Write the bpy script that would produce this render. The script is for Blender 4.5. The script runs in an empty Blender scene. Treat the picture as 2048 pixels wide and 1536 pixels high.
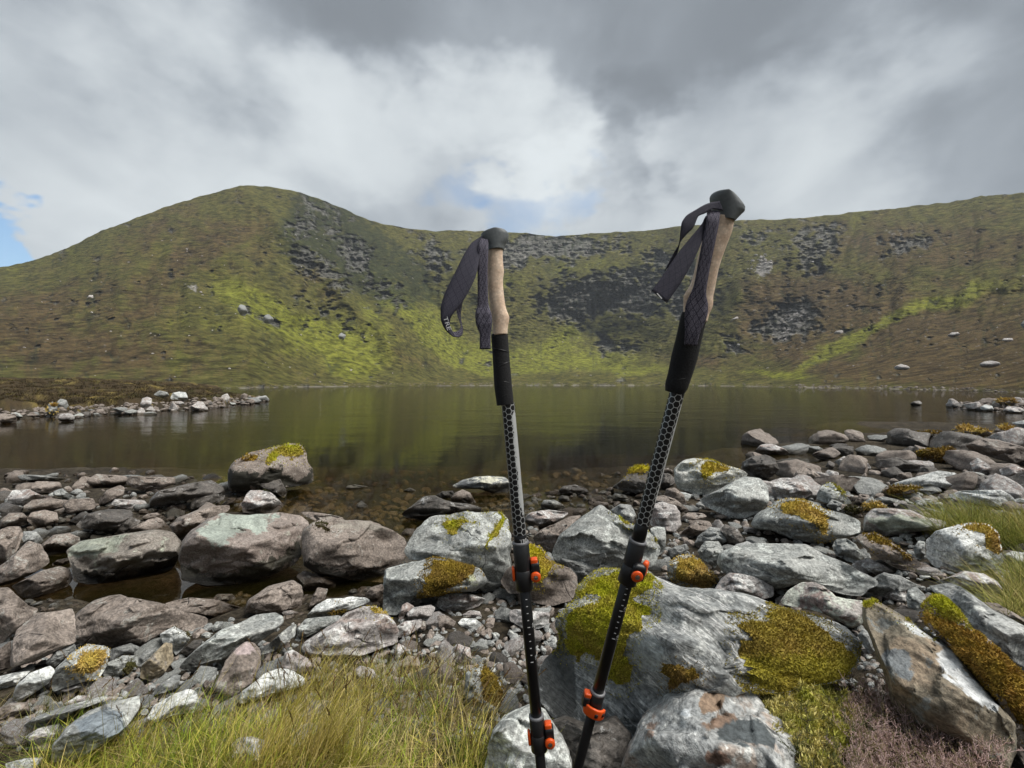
import bpy, bmesh, math, random
import numpy as np
from mathutils import Vector, Matrix

# ---------------------------------------------------------------- camera, sky, sun, exposure
sc = bpy.context.scene
F = 938.0                     # focal length in photograph pixels (2048 wide)
CZ = 1.30                     # eye height above the lake surface
COL = bpy.data.collections.new("scene"); sc.collection.children.link(COL)
cam_d = bpy.data.cameras.new("camera"); cam = bpy.data.objects.new("camera", cam_d)
sc.collection.objects.link(cam); sc.camera = cam
cam.location = (0, 0, CZ); cam.rotation_euler = (math.radians(90), 0, 0)
cam_d.sensor_width = 36; cam_d.lens = 36 * F / 2048
cam_d.clip_start = 0.02; cam_d.clip_end = 20000

sc.view_settings.view_transform = 'Standard'; sc.view_settings.look = 'None'
sc.view_settings.exposure = 1.6; sc.view_settings.gamma = 1
sc.view_settings.use_curve_mapping = False
sc.render.engine = 'CYCLES'
sc.cycles.max_bounces = 6; sc.cycles.diffuse_bounces = 2; sc.cycles.glossy_bounces = 2
sc.cycles.transparent_max_bounces = 12; sc.cycles.volume_bounces = 0
sc.cycles.caustics_reflective = False; sc.cycles.caustics_refractive = False

SUN_EL, SUN_AZ = math.radians(58), math.radians(105)   # azimuth from +Y, towards +X
def dirv(px, py):
    v = Vector(((px-1024)/F, 1.0, (768-py)/F)); return v.normalized()

class NT:
    """small helper for node trees"""
    def __init__(s, nt): s.nt = nt; s.n = nt.nodes; s.l = nt.links
    def new(s, t, **kw):
        n = s.n.new(t)
        for k, v in kw.items(): setattr(n, k, v)
        return n
    def put(s, sock, v):
        if isinstance(v, bpy.types.NodeSocket): s.l.new(v, sock)
        elif v is not None:
            if sock.type == 'RGBA' and len(v) == 3: v = (*v, 1)
            sock.default_value = v
    def math(s, op, a, b=None, c=None, clamp=False):
        n = s.new('ShaderNodeMath', operation=op, use_clamp=clamp)
        s.put(n.inputs[0], a)
        if b is not None: s.put(n.inputs[1], b)
        if c is not None: s.put(n.inputs[2], c)
        return n.outputs[0]
    def vmath(s, op, a, b=None, c=None, out=0):
        n = s.new('ShaderNodeVectorMath', operation=op)
        s.put(n.inputs[0], a)
        if b is not None:
            if op == 'SCALE': s.put(n.inputs[3], b)
            else: s.put(n.inputs[1], b)
        if c is not None: s.put(n.inputs[2], c)
        return n.outputs[out]
    def mix(s, f, a, b, blend='MIX'):
        n = s.new('ShaderNodeMix', data_type='RGBA', blend_type=blend)
        s.put(n.inputs[0], f); s.put(n.inputs[6], a); s.put(n.inputs[7], b); return n.outputs[2]
    def noise(s, vec, scale, detail=5, rough=0.55, dist=0.0, w=None, out=0):
        n = s.new('ShaderNodeTexNoise')
        if w is not None: n.noise_dimensions = '4D'; s.put(n.inputs['W'], w)
        s.put(n.inputs['Vector'], vec); s.put(n.inputs['Scale'], scale); s.put(n.inputs['Detail'], detail)
        s.put(n.inputs['Roughness'], rough); s.put(n.inputs['Distortion'], dist)
        return n.outputs[out]
    def ramp(s, f, a, b, x=0.0, y=1.0, smooth=True):
        n = s.new('ShaderNodeMapRange', interpolation_type='SMOOTHSTEP' if smooth else 'LINEAR')
        s.put(n.inputs[0], f); s.put(n.inputs[1], a); s.put(n.inputs[2], b); s.put(n.inputs[3], x); s.put(n.inputs[4], y)
        return n.outputs[0]
    def comb(s, x, y, z):
        n = s.new('ShaderNodeCombineXYZ')
        for i, v in enumerate((x, y, z)): s.put(n.inputs[i], v)
        return n.outputs[0]
    def sep(s, v):
        n = s.new('ShaderNodeSeparateXYZ'); s.put(n.inputs[0], v); return n.outputs

world = bpy.data.worlds.new("World"); sc.world = world; world.use_nodes = True
W = NT(world.node_tree); W.n.clear()
tc = W.new('ShaderNodeTexCoord'); D = tc.outputs['Generated']
sky = W.new('ShaderNodeTexSky', sky_type='NISHITA'); sky.sun_disc = False
sky.sun_elevation = SUN_EL; sky.sun_rotation = SUN_AZ
x, y, z = W.sep(D)
zz = W.math('ADD', W.math('MAXIMUM', z, 0.0), 0.42)
# flat cloud deck seen from below, drawn out along the wind, so it converges on the horizon
cu = W.math('DIVIDE', x, zz); cv = W.math('DIVIDE', y, zz)
pv = W.comb(cu, W.math('MULTIPLY', cv, 0.62), 0.0)
n1 = W.noise(pv, 2.1, 5, 0.50, 0.35)
n2 = W.noise(W.comb(W.math('MULTIPLY', cu, 1.0), W.math('MULTIPLY', cv, 0.62), 3.7), 4.8, 5, 0.52, 0.5)
n3 = W.noise(pv, 0.9, 2, 0.5)
lum = W.math('ADD', W.math('MULTIPLY', W.math('SUBTRACT', n1, 0.5), 0.15),
             W.math('MULTIPLY', W.math('SUBTRACT', n2, 0.5), 0.12))
lum = W.math('ADD', lum, W.math('MULTIPLY', W.math('SUBTRACT', n3, 0.5), 0.10))
Dw = W.vmath('NORMALIZE', W.vmath('ADD', D, W.vmath('SCALE', W.vmath('SUBTRACT', W.noise(W.vmath('MULTIPLY', D, (1, 1, 1.6)), 3.2, 5, .55, out=1), (.5, .5, .5)), .55)))
def blob(px, py, deg, wgt):
    d = dirv(px, py)
    dt = W.vmath('DOT_PRODUCT', Dw, tuple(d), out=1)
    r = W.ramp(dt, math.cos(math.radians(deg)), 1.0, 0.0, 1.0)
    return W.math('MULTIPLY', r, wgt)
base = 0.112
for b in ((1010, 250, 8, 0.06), (1000, 330, 24, 0.035), (900, 200, 6, .05), (1070, 340, 6, .05), (700, 260, 9, .025), (1050, 160, 26, 0.008), (740, 250, 11, 0.06), (1560, 380, 16, 0.08), (1150, 420, 16, 0.08), (650, 430, 22, 0.075), (300, 430, 18, .07), (1500, 420, 18, .05),
          (250, 350, 22, 0.06), (1850, 330, 18, 0.04), (350, 60, 26, -0.02), (1400, 90, 24, -0.012), (1250, 200, 8, -0.06), (1180, 330, 5, -0.05)):
    lum = W.math('ADD', lum, blob(*b))
lum = W.math('ADD', lum, base)
lum = W.math('SMOOTH_MIN', W.math('SMOOTH_MAX', lum, 0.100, 0.05), 0.31, 0.16)
# clouds are faintly blue grey where thin, neutral where bright
cc = W.mix(W.ramp(lum, 0.10, 0.30), (0.80, 0.895, 1.0), (0.91, 0.97, 1.0))
cl = W.vmath('SCALE', cc, W.math('MULTIPLY', lum, 10.0))
# holes of blue sky, low to the left and small ones over the ridge
hole = W.math('ADD', W.math('MULTIPLY', blob(-100, 545, 42, 3.6), W.ramp(W.sep(Dw)[2], .30, .21)), W.math('ADD', blob(930, 425, 6.5, 0.66), blob(1085, 440, 6.5, 0.64)))
hn = W.noise(W.comb(cu, W.math('MULTIPLY', cv, 0.8), 1.0), 2.3, 6, 0.6, 0.4)
hole = W.ramp(W.math('ADD', hole, W.math('MULTIPLY', W.math('SUBTRACT', hn, 0.5), 1.1)), 0.30, 1.05)
blue = W.vmath('MULTIPLY', sky.outputs[0], (0.50, 0.56, 0.58))
col = W.mix(hole, cl, blue)
bg = W.new('ShaderNodeBackground'); W.put(bg.inputs[0], col); bg.inputs[1].default_value = 0.10
wo = W.new('ShaderNodeOutputWorld'); W.l.new(bg.outputs[0], wo.inputs[0])
world.cycles.sampling_method = 'MANUAL'; world.cycles.sample_map_resolution = 512

sun_d = bpy.data.lights.new("sun", 'SUN'); sun_d.energy = 1.5; sun_d.angle = math.radians(42); sun_d.color = (1, 0.96, 0.90)
sun = bpy.data.objects.new("sun", sun_d); COL.objects.link(sun)
sv = Vector((math.sin(SUN_AZ)*math.cos(SUN_EL), math.cos(SUN_AZ)*math.cos(SUN_EL), math.sin(SUN_EL)))
sun.rotation_euler = sv.to_track_quat('Z', 'Y').to_euler()

# ---------------------------------------------------------------- helpers
rng = np.random.default_rng(7); random.seed(7)
_perm = rng.permutation(512).astype(np.int64)
def _h(i, j, k):
    return _perm[(_perm[(_perm[i & 511] + j) & 511] + k) & 511]
_G = rng.normal(size=(512, 3)); _G /= np.linalg.norm(_G, axis=1)[:, None]
def perlin(p):
    p = np.asarray(p, float); i = np.floor(p).astype(np.int64); f = p - i
    u = f*f*f*(f*(f*6-15)+10); r = 0
    for a in (0, 1):
        wa = u[:, 0] if a else 1-u[:, 0]
        for b in (0, 1):
            wb = u[:, 1] if b else 1-u[:, 1]
            for c in (0, 1):
                wc = u[:, 2] if c else 1-u[:, 2]
                g = _G[_h(i[:, 0]+a, i[:, 1]+b, i[:, 2]+c)]
                r = r + wa*wb*wc*((f-(a, b, c))*g).sum(1)
    return r*1.5
def fbm(p, oct=4, rough=0.5, lac=2.03):
    p = np.asarray(p, float); a = 1.0; s = 0; t = 0
    for o in range(oct):
        s = s + a*perlin(p*lac**o + o*17.3); t += a; a *= rough
    return s/t
def sstep(a, b, x):
    t = np.clip((np.asarray(x, float)-a)/(b-a), 0, 1); return t*t*(3-2*t)
def inpoly(X, Y, poly):
    X = np.asarray(X, float); Y = np.asarray(Y, float); r = np.zeros(X.shape, bool); n = len(poly)
    for i in range(n):
        x1, y1 = poly[i]; x2, y2 = poly[(i+1) % n]
        if y1 == y2: continue
        c = ((y1 > Y) != (y2 > Y)) & (X < (x2-x1)*(Y-y1)/(y2-y1)+x1)
        r ^= c
    return r
def segdist(X, Y, poly):
    d = np.full(np.shape(X), 1e9); n = len(poly)
    for i in range(n):
        x1, y1 = poly[i]; x2, y2 = poly[(i+1) % n]; dx, dy = x2-x1, y2-y1
        t = np.clip(((X-x1)*dx+(Y-y1)*dy)/(dx*dx+dy*dy+1e-9), 0, 1)
        d = np.minimum(d, np.hypot(X-x1-t*dx, Y-y1-t*dy))
    return d
def mesh_np(name, verts, faces, smooth=True, attrs=None, uv=None):
    """verts Nx3, faces MxK (array, K=3 or 4) or list of such arrays"""
    me = bpy.data.meshes.new(name)
    fl = faces if isinstance(faces, list) else [faces]
    fl = [np.asarray(f, np.int32) for f in fl if len(f)]
    me.vertices.add(len(verts)); me.vertices.foreach_set('co', np.asarray(verts, np.float32).ravel())
    nl = sum(f.size for f in fl); nf = sum(len(f) for f in fl)
    me.loops.add(nl); me.polygons.add(nf)
    me.loops.foreach_set('vertex_index', np.concatenate([f.ravel() for f in fl]))
    st = []; o = 0
    for f in fl:
        st.append(o+np.arange(len(f))*f.shape[1]); o += f.size
    me.polygons.foreach_set('loop_start', np.concatenate(st).astype(np.int32))
    me.polygons.foreach_set('use_smooth', np.full(nf, smooth))
    if attrs:
        for k, v in attrs.items():
            v = np.asarray(v, np.float32)
            if v.ndim == 1:
                a = me.attributes.new(k, 'FLOAT', 'POINT'); a.data.foreach_set('value', v)
            else:
                if v.shape[1] == 3: v = np.concatenate([v, np.ones((len(v), 1), np.float32)], 1)
                a = me.attributes.new(k, 'FLOAT_COLOR', 'POINT'); a.data.foreach_set('color', v.ravel())
    if uv is not None:
        l = me.uv_layers.new(name='UVMap'); vi = np.concatenate([f.ravel() for f in fl])
        l.data.foreach_set('uv', np.asarray(uv, np.float32)[vi].ravel())
    me.update(calc_edges=True); me.validate(); return me
def link(name, me, mat=None, parent=None, loc=None, **props):
    o = bpy.data.objects.new(name, me); COL.objects.link(o)
    if mat is not None and me is not None and not me.materials: me.materials.append(mat)
    if parent is not None: o.parent = parent
    if loc is not None: o.location = loc
    for k, v in props.items(): o[k] = v
    return o
def bm_mesh(name, bm, smooth=True):
    me = bpy.data.meshes.new(name); bm.to_mesh(me); bm.free()
    for p in me.polygons: p.use_smooth = smooth
    return me
def newmat(name):
    m = bpy.data.materials.new(name); m.use_nodes = True; t = NT(m.node_tree); t.n.clear()
    o = t.new('ShaderNodeOutputMaterial'); b = t.new('ShaderNodeBsdfPrincipled'); t.l.new(b.outputs[0], o.inputs[0])
    return m, t, b, o
def bump(t, h, strength, dist, normal=None):
    n = t.new('ShaderNodeBump'); n.inputs['Strength'].default_value = strength; n.inputs['Distance'].default_value = dist
    t.put(n.inputs['Height'], h)
    if normal is not None: t.put(n.inputs['Normal'], normal)
    return n.outputs[0]
def plain(name, col, rough=0.5, metal=0.0, bscale=None, bstr=0.2, var=0.15):
    m, t, b, o = newmat(name)
    tcn = t.new('ShaderNodeTexCoord'); n = t.noise(tcn.outputs['Object'], bscale or 60, 4)
    t.put(b.inputs['Base Color'], t.mix(t.ramp(n, 0.3, 0.7), tuple(c*(1-var) for c in col), tuple(min(1, c*(1+var)) for c in col)))
    b.inputs['Roughness'].default_value = rough; b.inputs['Metallic'].default_value = metal
    if bscale: t.put(b.inputs['Normal'], bump(t, n, bstr, 0.001))
    return m
# crop frames of the traced outlines: origin x, origin y, scale (photo pixels)
CR = {'P':(0,0,1),'A':(0,850,4),'B':(500,850,4),'C':(1000,850,4),'D':(1500,800,3.737),
      'E':(0,1150,3.979),'F':(500,1150,3.979),'G':(1000,1150,3.979),'H':(1500,1150,3.737)}
# crop;material;outline;label;moss (kind:outline | ...)
ROCKS = """
B;b;-172,440 -168,340 -120,288 0,220 160,180 320,152 400,160 448,220 464,300 504,360 504,460 400,488 240,500 40,520 -120,540 -168,520;boulder with a bright green moss cap standing in the lake at left;y:170,250 200,190 250,160 330,140 400,152 445,210 432,250 350,262 260,262|y:110,290 150,230 230,190 250,230 220,290 140,310|O:-60,290 -20,250 80,218 70,262 30,300 -20,310
A;b;690,440 770,390 1010,408 1030,440 1000,480 860,500 720,490;pale brown stone at the left water's edge, left of the flat-topped block;
A;b;1020,420 1060,410 1400,418 1405,470 1260,520 1180,545 1060,500 1010,470;flat-topped brown block at the water's edge left of the moss-capped boulder;
A;d;1190,600 1260,530 1500,470 1680,440 1780,490 1800,540 1700,570 1520,590 1440,640 1200,660;dark wet ridged slab just left of the moss-capped boulder in the water;
A;d;1510,680 1530,620 1560,590 1720,550 1800,560 1790,600 1620,660 1560,690;narrow dark glistening stone below the ridged slab by the inlet;
A;b;245,480 290,450 480,455 500,500 420,540 330,550 250,520;low rounded stone near the waterline at far left;
A;g;130,410 160,395 300,400 540,425 550,460 450,460 280,440 180,450;thin pale stone lying along the waterline at far left;
A;p;60,580 100,520 240,515 330,560 450,575 400,620 260,640 150,640 60,620;pinkish flat stone among the far left shore rocks;
A;b;170,660 260,600 420,585 510,600 520,650 400,690 280,700;flat brown stone with a speckled pale edge, left shore;
A;b;500,640 560,590 750,585 770,640 760,675 620,700 540,715;long brown brick-shaped block on the left shore;
A;g;420,560 430,530 500,505 540,540 620,580 560,600;small pointed grey stone behind the brown brick-shaped block;
A;b;790,600 850,520 960,480 1000,500 990,560 880,620 800,640;tilted brown slab below the pale waterline stone;
A;p;880,640 920,590 1150,600 1180,630 1130,670 1010,680;stone with a bright wet rim above the bent dark stones, left shore;
A;d;600,800 700,710 870,670 1050,680 1070,730 980,800 930,860 870,880 750,840 640,830;dark purple sloping stone with wet sparkles, left shore;
A;d;930,860 960,800 1050,730 1130,765 1080,830 980,880;thin leaning dark stone behind the grey slab in the pool;
A;b;980,880 1060,820 1180,760 1260,735 1310,760 1380,850 1420,900 1240,870 1100,900;peaked brown stone standing behind the slab in the pool;
A;l;522,1010 640,930 900,888 1240,835 1390,860 1455,940 1440,1020 1410,1100 1360,1180 1000,1240 840,1260 700,1270 600,1250 560,1100;large tilted slab with a pale green left end standing in the pool;
A;b;210,760 250,700 360,680 460,700 470,780 380,810 280,820;rounded purple-brown stone above the left pool, right one of a pair;
A;b;0,760 70,705 180,700 250,760 220,800 100,820 0,830;rounded purple-brown stone cut by the left edge, left one of a pair;
A;b;-60,870 60,815 160,810 190,870 150,980 80,1080 0,1170 -60,1170;big round-topped brown boulder cut by the left picture edge;
A;g;170,900 180,850 290,850 350,920 310,970 200,960;small grey stone beside the round-topped boulder at the left edge;
A;b;-60,1180 110,1040 230,920 330,960 380,1050 400,1100 300,1170 120,1260 -60,1300;triangular grey-brown boulder above the long wet stone at far left;
A;b;320,960 430,880 560,860 640,900 640,960 560,1010 480,1050 370,1050;purple stone with a shiny front edge left of the pool slab;
A;b;410,1120 450,1080 560,1060 565,1110 480,1140;small rusty stone wedged left of the pool slab;
A;b;90,1290 330,1170 470,1130 560,1150 580,1230 540,1290 400,1350 260,1390 180,1380 130,1340;long low wet stone pointing into the left pool;
A;b;-80,1310 70,1300 130,1360 230,1440 310,1470 250,1540 0,1760 -80,1760;big smooth brown boulder at the left edge beside the bright pool;
A;b;1350,810 1420,740 1560,690 1700,650 1830,640 1840,680 1700,760 1560,850 1440,940 1390,880;long brown slab leaning behind the big green-topped boulder;
A;L;1424,1080 1448,940 1512,848 1600,792 1780,696 2000,712 2240,704 2400,728 2480,780 2424,880 2400,940 2412,1040 2360,1112 2160,1200 1880,1272 1640,1288 1460,1240;biggest boulder in the pool, pale green top and a white wet streak;
A;b;1130,740 1180,710 1260,700 1320,740 1290,770 1160,770;low flat stone in shallow water left of the leaning slab;
B;p;-60,700 -70,640 -40,580 0,520 80,520 170,540 230,600 270,640 210,700 60,720;pale grey stone right behind the biggest pool boulder;
B;d;60,480 160,430 240,430 300,530 280,590 220,560 100,500;dark stone leaning against the moss-capped boulder;
B;b;400,960 420,848 488,776 640,720 760,760 960,768 1120,832 1248,912 1260,1020 1200,1112 1140,1160 1080,1260 800,1240 560,1200 432,1120;long purple-brown boulder in the pool with a dark moss tuft;d:510,790 560,790 660,830 660,860 580,850 520,820
B;b;380,700 440,690 640,715 740,740 760,790 880,760 980,770 1050,800 1040,830 700,850;low bumpy brown stone behind the long purple-brown boulder;
B;w;750,490 840,475 900,485 960,495 860,520 780,520;white stone tip breaking the water in the middle of the shallows;
B;g;1220,525 1280,500 1340,530 1300,545 1240,540;small grey stone tip in the shallows, left of the dark flat rock;
B;g;845,640 890,605 950,650 930,675 860,670;small pointed grey stone poking out of the shallow inlet;
B;S;1600,495 1700,440 1800,415 2040,415 2100,480 2060,560 1950,560 1850,510 1700,510;flat dark rock with a white vein just left of the left pole in the water;
B;d;1200,715 1300,640 1400,570 1480,565 1560,600 1640,620 1760,630 1880,680 1760,720 1600,760 1400,770 1240,740;whale-backed dark stone with a white frosted edge in the inlet;
B;b;1600,590 1640,540 1700,515 1760,540 1820,640 1700,630 1620,620;small peaked brown stone behind the whale-backed stone;
B;d;1470,570 1540,530 1620,525 1640,560 1580,600;dark mossy stone between whale-backed and peaked stones in the inlet;
B;G;1245,1020 1250,960 1310,860 1400,770 1480,720 1580,715 1720,700 1900,700 2000,700 2060,760 2090,900 2080,1060 2100,1200 1950,1340 1850,1330 1700,1200 1500,1100 1380,1080 1290,1080;large blue-grey boulder with yellow moss left of the left pole;y:1510,800 1560,760 1700,745 1800,780 1690,790 1660,880 1640,940 1580,880|y:1920,690 2000,660 2060,690 2060,760 2000,860 1900,980 1850,1010 1900,900 2000,740
B;G;1075,1200 1080,1150 1200,1110 1350,1090 1460,1065 1600,1080 1740,1120 1850,1150 1900,1250 1800,1330 1600,1340 1400,1380 1300,1400 1200,1520 1060,1520 1070,1350;grey boulder with a large brown moss cushion on its front;o:1460,1065 1600,1080 1750,1110 1850,1140 1720,1250 1640,1300 1500,1370 1380,1370 1370,1240 1450,1170
B;b;920,1350 960,1300 1060,1270 1080,1330 1060,1430 980,1420 930,1380;smooth brown stone tucked left of the brown-mossed boulder;
B;b;370,1210 430,1160 560,1200 690,1260 680,1300 560,1340 440,1320;ragged brown stone in the small dark pool;
B;b;460,1480 490,1390 540,1300 625,1310 600,1390 520,1440;upright brown stone at the right end of the pool;
B;b;-20,1400 150,1290 350,1240 410,1280 425,1350 400,1490 200,1520 -40,1500;flat-faced brown stone at the near edge of the pool;
B;b;1205,870 1250,825 1320,830 1290,900 1230,890;small brown stone tucked behind the blue-grey mossy boulder;
C;G;410,1050 440,950 480,880 640,740 800,645 880,690 930,730 1000,780 1150,820 1240,900 1275,1000 1240,1110 1100,1180 800,1160 560,1170 480,1100;big peaked grey boulder with a flat cracked face between the two poles;y:930,725 1000,735 1050,800 1040,815 990,790|y:1160,825 1230,830 1285,900 1270,950 1230,900
C;g;480,1060 560,1080 780,1110 900,1140 760,1180 680,1250 620,1290 600,1200 500,1100;pale wedge of stone under the peaked grey boulder;
C;b;0,1250 60,1150 150,1080 200,1000 250,950 330,980 400,1070 440,1100 560,1140 620,1220 620,1290 580,1400 420,1440 260,1420 240,1360 60,1350;rounded boulder with a tall yellow moss cap behind the left pole's clamp;Y:200,980 260,955 330,980 430,1120 400,1200 320,1280 230,1260 210,1100
C;p;180,760 240,700 380,680 480,690 560,700 500,750 440,790 330,830 260,830;flat stone with a white crusted face right of the left pole;
C;g;320,640 350,600 440,600 510,640 540,700 480,690 380,680 330,660;dark grey stone with a white tip behind the crusted stone;
C;g;460,590 490,560 550,570 560,610 490,620;small round olive stone at the water's edge between the poles;
C;b;260,900 340,830 440,790 560,730 660,720 600,790 490,880 440,1000 400,1040 300,980;brown sloping stone left of the big peaked grey boulder;
C;b;570,710 620,660 700,670 680,710 600,740;small brown stone behind the peak of the big grey boulder;
C;b;720,640 770,610 870,620 870,680 760,660;thin pale brown stone just above the peaked grey boulder;
C;g;880,680 960,630 1050,640 1090,720 1050,800 960,760;greenish grey stone just left of the right pole's honeycomb;
C;p;1180,700 1200,640 1300,615 1400,640 1440,700 1450,800 1400,860 1300,860 1200,800;round-topped grey boulder just right of the right pole;
C;b;1200,600 1210,580 1300,560 1400,590 1500,670 1520,690 1440,700 1380,640 1280,615;brown stone with a rusty moss spot behind the round-topped boulder;
C;b;1310,560 1330,510 1400,500 1470,560 1500,650 1420,610;brown stone under the left end of the white mossy boulder;
C;d;460,530 500,490 600,475 690,510 720,540 650,560 500,550;black wet stone in the water between the two poles;
C;d;890,500 960,450 1010,400 1020,350 1080,320 1180,315 1260,380 1290,450 1270,520 1180,560 1000,530;dark wet rock with a yellow moss cap left of the right pole;Y:1010,400 1030,340 1090,312 1190,312 1230,360 1170,390 1100,395
C;d;1250,430 1280,380 1360,390 1410,440 1390,490 1300,520;dark brown stone between the right pole and white mossy boulder;
C;g;880,580 920,545 1000,560 1050,600 960,610;low grey stone at the waterline below the yellow-capped rock;
C;W;1390,350 1420,310 1480,280 1560,270 1700,280 1800,320 1900,350 1985,385 1990,410 1900,440 1800,500 1700,550 1580,560 1420,510 1400,430;whitish layered boulder with ochre moss on top at the water's edge;Y:1580,330 1640,280 1740,285 1860,350 1850,380 1740,390 1680,420 1620,430 1600,380
C;G;1590,600 1700,540 1850,460 1960,410 2080,420 2150,500 2150,620 2080,700 1960,750 1840,740 1750,700 1640,650;large angular grey block below the whitish layered boulder;
C;b;1450,740 1500,700 1620,705 1660,730 1580,760 1480,780;thin brown stone behind the domed brown stone right of the right pole;
C;b;1410,910 1480,830 1580,760 1680,770 1700,810 1640,850 1540,900;domed brown stone in the shade right of the right pole;
C;g;1550,960 1580,890 1680,815 1760,830 1830,920 1760,970 1640,990;rough brown-grey stone right of the domed brown stone;
C;d;1770,830 1800,790 1900,830 1960,920 1900,960 1820,930;dark purple stone under the large angular grey block;
C;g;1340,1000 1400,970 1490,950 1515,990 1440,1040 1360,1070;low grey stone above the yellow-mossed round boulder;
C;G;1580,1010 1640,925 1750,930 1790,1000 1780,1060 1720,1140 1650,1100 1600,1060;upright blue-grey block above the long grey boulder;
C;G;1335,1120 1370,1080 1440,1040 1540,1040 1600,1090 1700,1180 1750,1240 1710,1300 1620,1330 1450,1290 1350,1230 1340,1180;rounded boulder almost covered in golden moss right of the right pole;Z:1400,1150 1440,1050 1540,1040 1620,1100 1740,1240 1700,1310 1620,1320 1500,1270 1400,1250
C;p;1700,1340 1760,1240 1830,1180 1960,1190 2060,1220 2190,1300 2192,1370 2040,1420 1850,1410;pink and white patched stone in front of the long grey boulder;
C;G;1200,830 1240,810 1320,820 1330,900 1320,1000 1270,1050 1230,960;grey stone behind the mossy corner of the peaked boulder;
P;p;1018,1222 1030,1218 1100,1225 1098,1250 1078,1258 1045,1256 1020,1242;pale rectangular block of stone behind the left pole;
D;G;-250,1230 -225,1140 -110,1083 75,1065 225,1076 410,1083 560,1160 750,1233 915,1327 972,1364 878,1420 840,1475 710,1457 520,1402 335,1380 190,1420 0,1345 -190,1310;long blue-grey boulder crossing right of the golden mossed one;
D;G;0,930 40,860 130,800 200,760 290,735 380,740 470,770 560,820 700,850 830,900 830,990 760,1010 700,1030 600,1060 480,1070 300,1040 200,1000 130,960 60,980;long slab with a yellow-brown moss mat on its left shoulder;Z:215,770 280,755 380,740 460,780 560,840 600,900 590,1000 530,1020 500,950 330,880 220,850
D;p;845,940 860,860 920,810 1060,810 1200,825 1330,880 1460,900 1505,960 1400,980 1200,990 1020,1030 900,1000 850,980;flat fish-shaped grey stone in front of the right grass tuft;
D;w;1310,1060 1380,980 1500,950 1560,930 1640,915 1780,920 1860,990 1880,1100 1890,1200 1830,1260 1680,1290 1480,1290 1370,1240 1310,1170;blocky whitish boulder with golden moss on its right shoulder;Z:1560,960 1640,915 1780,920 1850,980 1890,1050 1880,1180 1820,1150 1740,1100 1740,1010 1640,980
D;b;780,1040 830,1000 930,990 1030,1040 1130,1110 1230,1180 1300,1240 1240,1290 1100,1260 960,1180 860,1110;narrow slanting slab with brown and gold moss along it;o:830,1000 940,995 1040,1050 1150,1130 1240,1200 1200,1220 1090,1120 980,1090 860,1040
D;G;615,1090 640,1040 720,1035 790,1080 850,1160 820,1210 740,1210 640,1160;smooth oval grey stone left of the slanting mossy slab;
D;p;120,690 140,610 220,585 330,585 430,640 470,700 400,740 280,740 180,750;smooth rounded pale boulder right of the angular grey block;
D;G;500,700 530,640 600,610 680,660 760,770 700,790 560,770 500,750;wedge-shaped grey stone with a moss-lined right edge;y:580,610 640,620 720,700 745,745 690,700
D;g;570,790 610,740 690,770 680,820 620,830;small grey block in front of the moss-edged wedge stone;
D;b;320,600 340,540 410,490 480,530 560,600 470,620 380,600;pinkish striped peaked stone near the right waterline;
D;g;750,630 820,580 880,610 930,680 840,690;small triangular grey stone right of the moss-edged wedge stone;
D;w;1020,640 1180,590 1290,560 1420,525 1540,545 1570,600 1530,660 1400,660 1200,650 1100,650;long whitish hump-backed stone behind the right grass tuft;
D;b;960,690 1040,640 1200,630 1300,650 1200,700 1020,730;brown mossy slab left of the right grass tuft;o:970,690 1040,645 1200,635 1290,652 1200,690 1030,715
D;w;1490,720 1560,680 1700,675 1880,670 1950,710 2000,780 1920,800 1750,790 1560,745;white-streaked flat boulder behind the grass at the right edge;
D;d;925,480 960,450 1100,430 1200,460 1280,490 1260,530 1120,540 960,520;dark undercut stone right of centre on the right shore;
D;b;1190,430 1250,380 1420,360 1500,340 1560,400 1560,450 1420,465 1270,450;brown boulder with moss and a white patch on the right shore;o:1030,350 1250,380 1420,355 1500,335 1560,400 1560,440 1420,455 1250,430
D;d;1180,290 1200,240 1330,225 1480,235 1580,290 1500,320 1300,310;dark moss-topped boulder furthest left of the mossy row at the right water's edge;o:1190,265 1210,238 1330,225 1480,235 1570,285 1400,270
D;b;1490,225 1580,180 1700,200 1810,240 1800,270 1620,290 1560,250;golden-mossed boulder in the middle of the row at the right water's edge;Z:1490,225 1580,180 1700,195 1810,240 1740,255 1600,240
D;b;1820,230 1870,175 1960,190 2030,240 1960,285 1850,285;golden-mossed boulder at the right end of the row by the water;Z:1820,220 1870,175 1960,190 2030,240 1900,235
D;w;1950,170 2048,150 2120,190 2048,215;bright white stone on the waterline at the right edge;
D;b;1610,340 1720,280 1860,300 2048,350 2100,420 2000,480 1800,430 1650,390;broad purple layered boulder near the right picture edge;
D;p;1640,470 1700,430 1800,490 1850,530 1780,560 1670,540;purple-grey stone below the broad layered boulder;
D;p;1860,520 1960,480 2060,520 2080,590 1960,600 1880,570;purple and white stone by the right edge below the layered boulder;
D;b;450,410 540,370 620,350 680,400 640,440 530,455;brown stone with bright top edge, nearest the water on the right shore;
D;p;630,460 700,420 760,430 750,500 680,500;wet pale stone right of the bright-edged brown stone;
D;p;760,500 790,430 860,440 910,510 820,520;upright purple stone glistening on the right shore;
D;p;820,370 850,340 930,345 940,400 860,415;frosted roundish stone behind the upright purple stone;
D;p;20,395 80,335 160,325 260,365 300,400 200,415 90,405;flat stone with white crust lying apart in the water at right;
D;d;-60,470 20,420 120,405 190,440 220,520 160,580 70,590 -20,560 -60,510;dark frosted boulder standing in water right of the whitish layered boulder;
D;d;560,500 590,450 640,480 620,520;tiny black pointed stone on the right shore;
D;p;540,560 580,520 660,540 670,590 600,600;small pale stone behind the moss-edged wedge stone;
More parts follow.
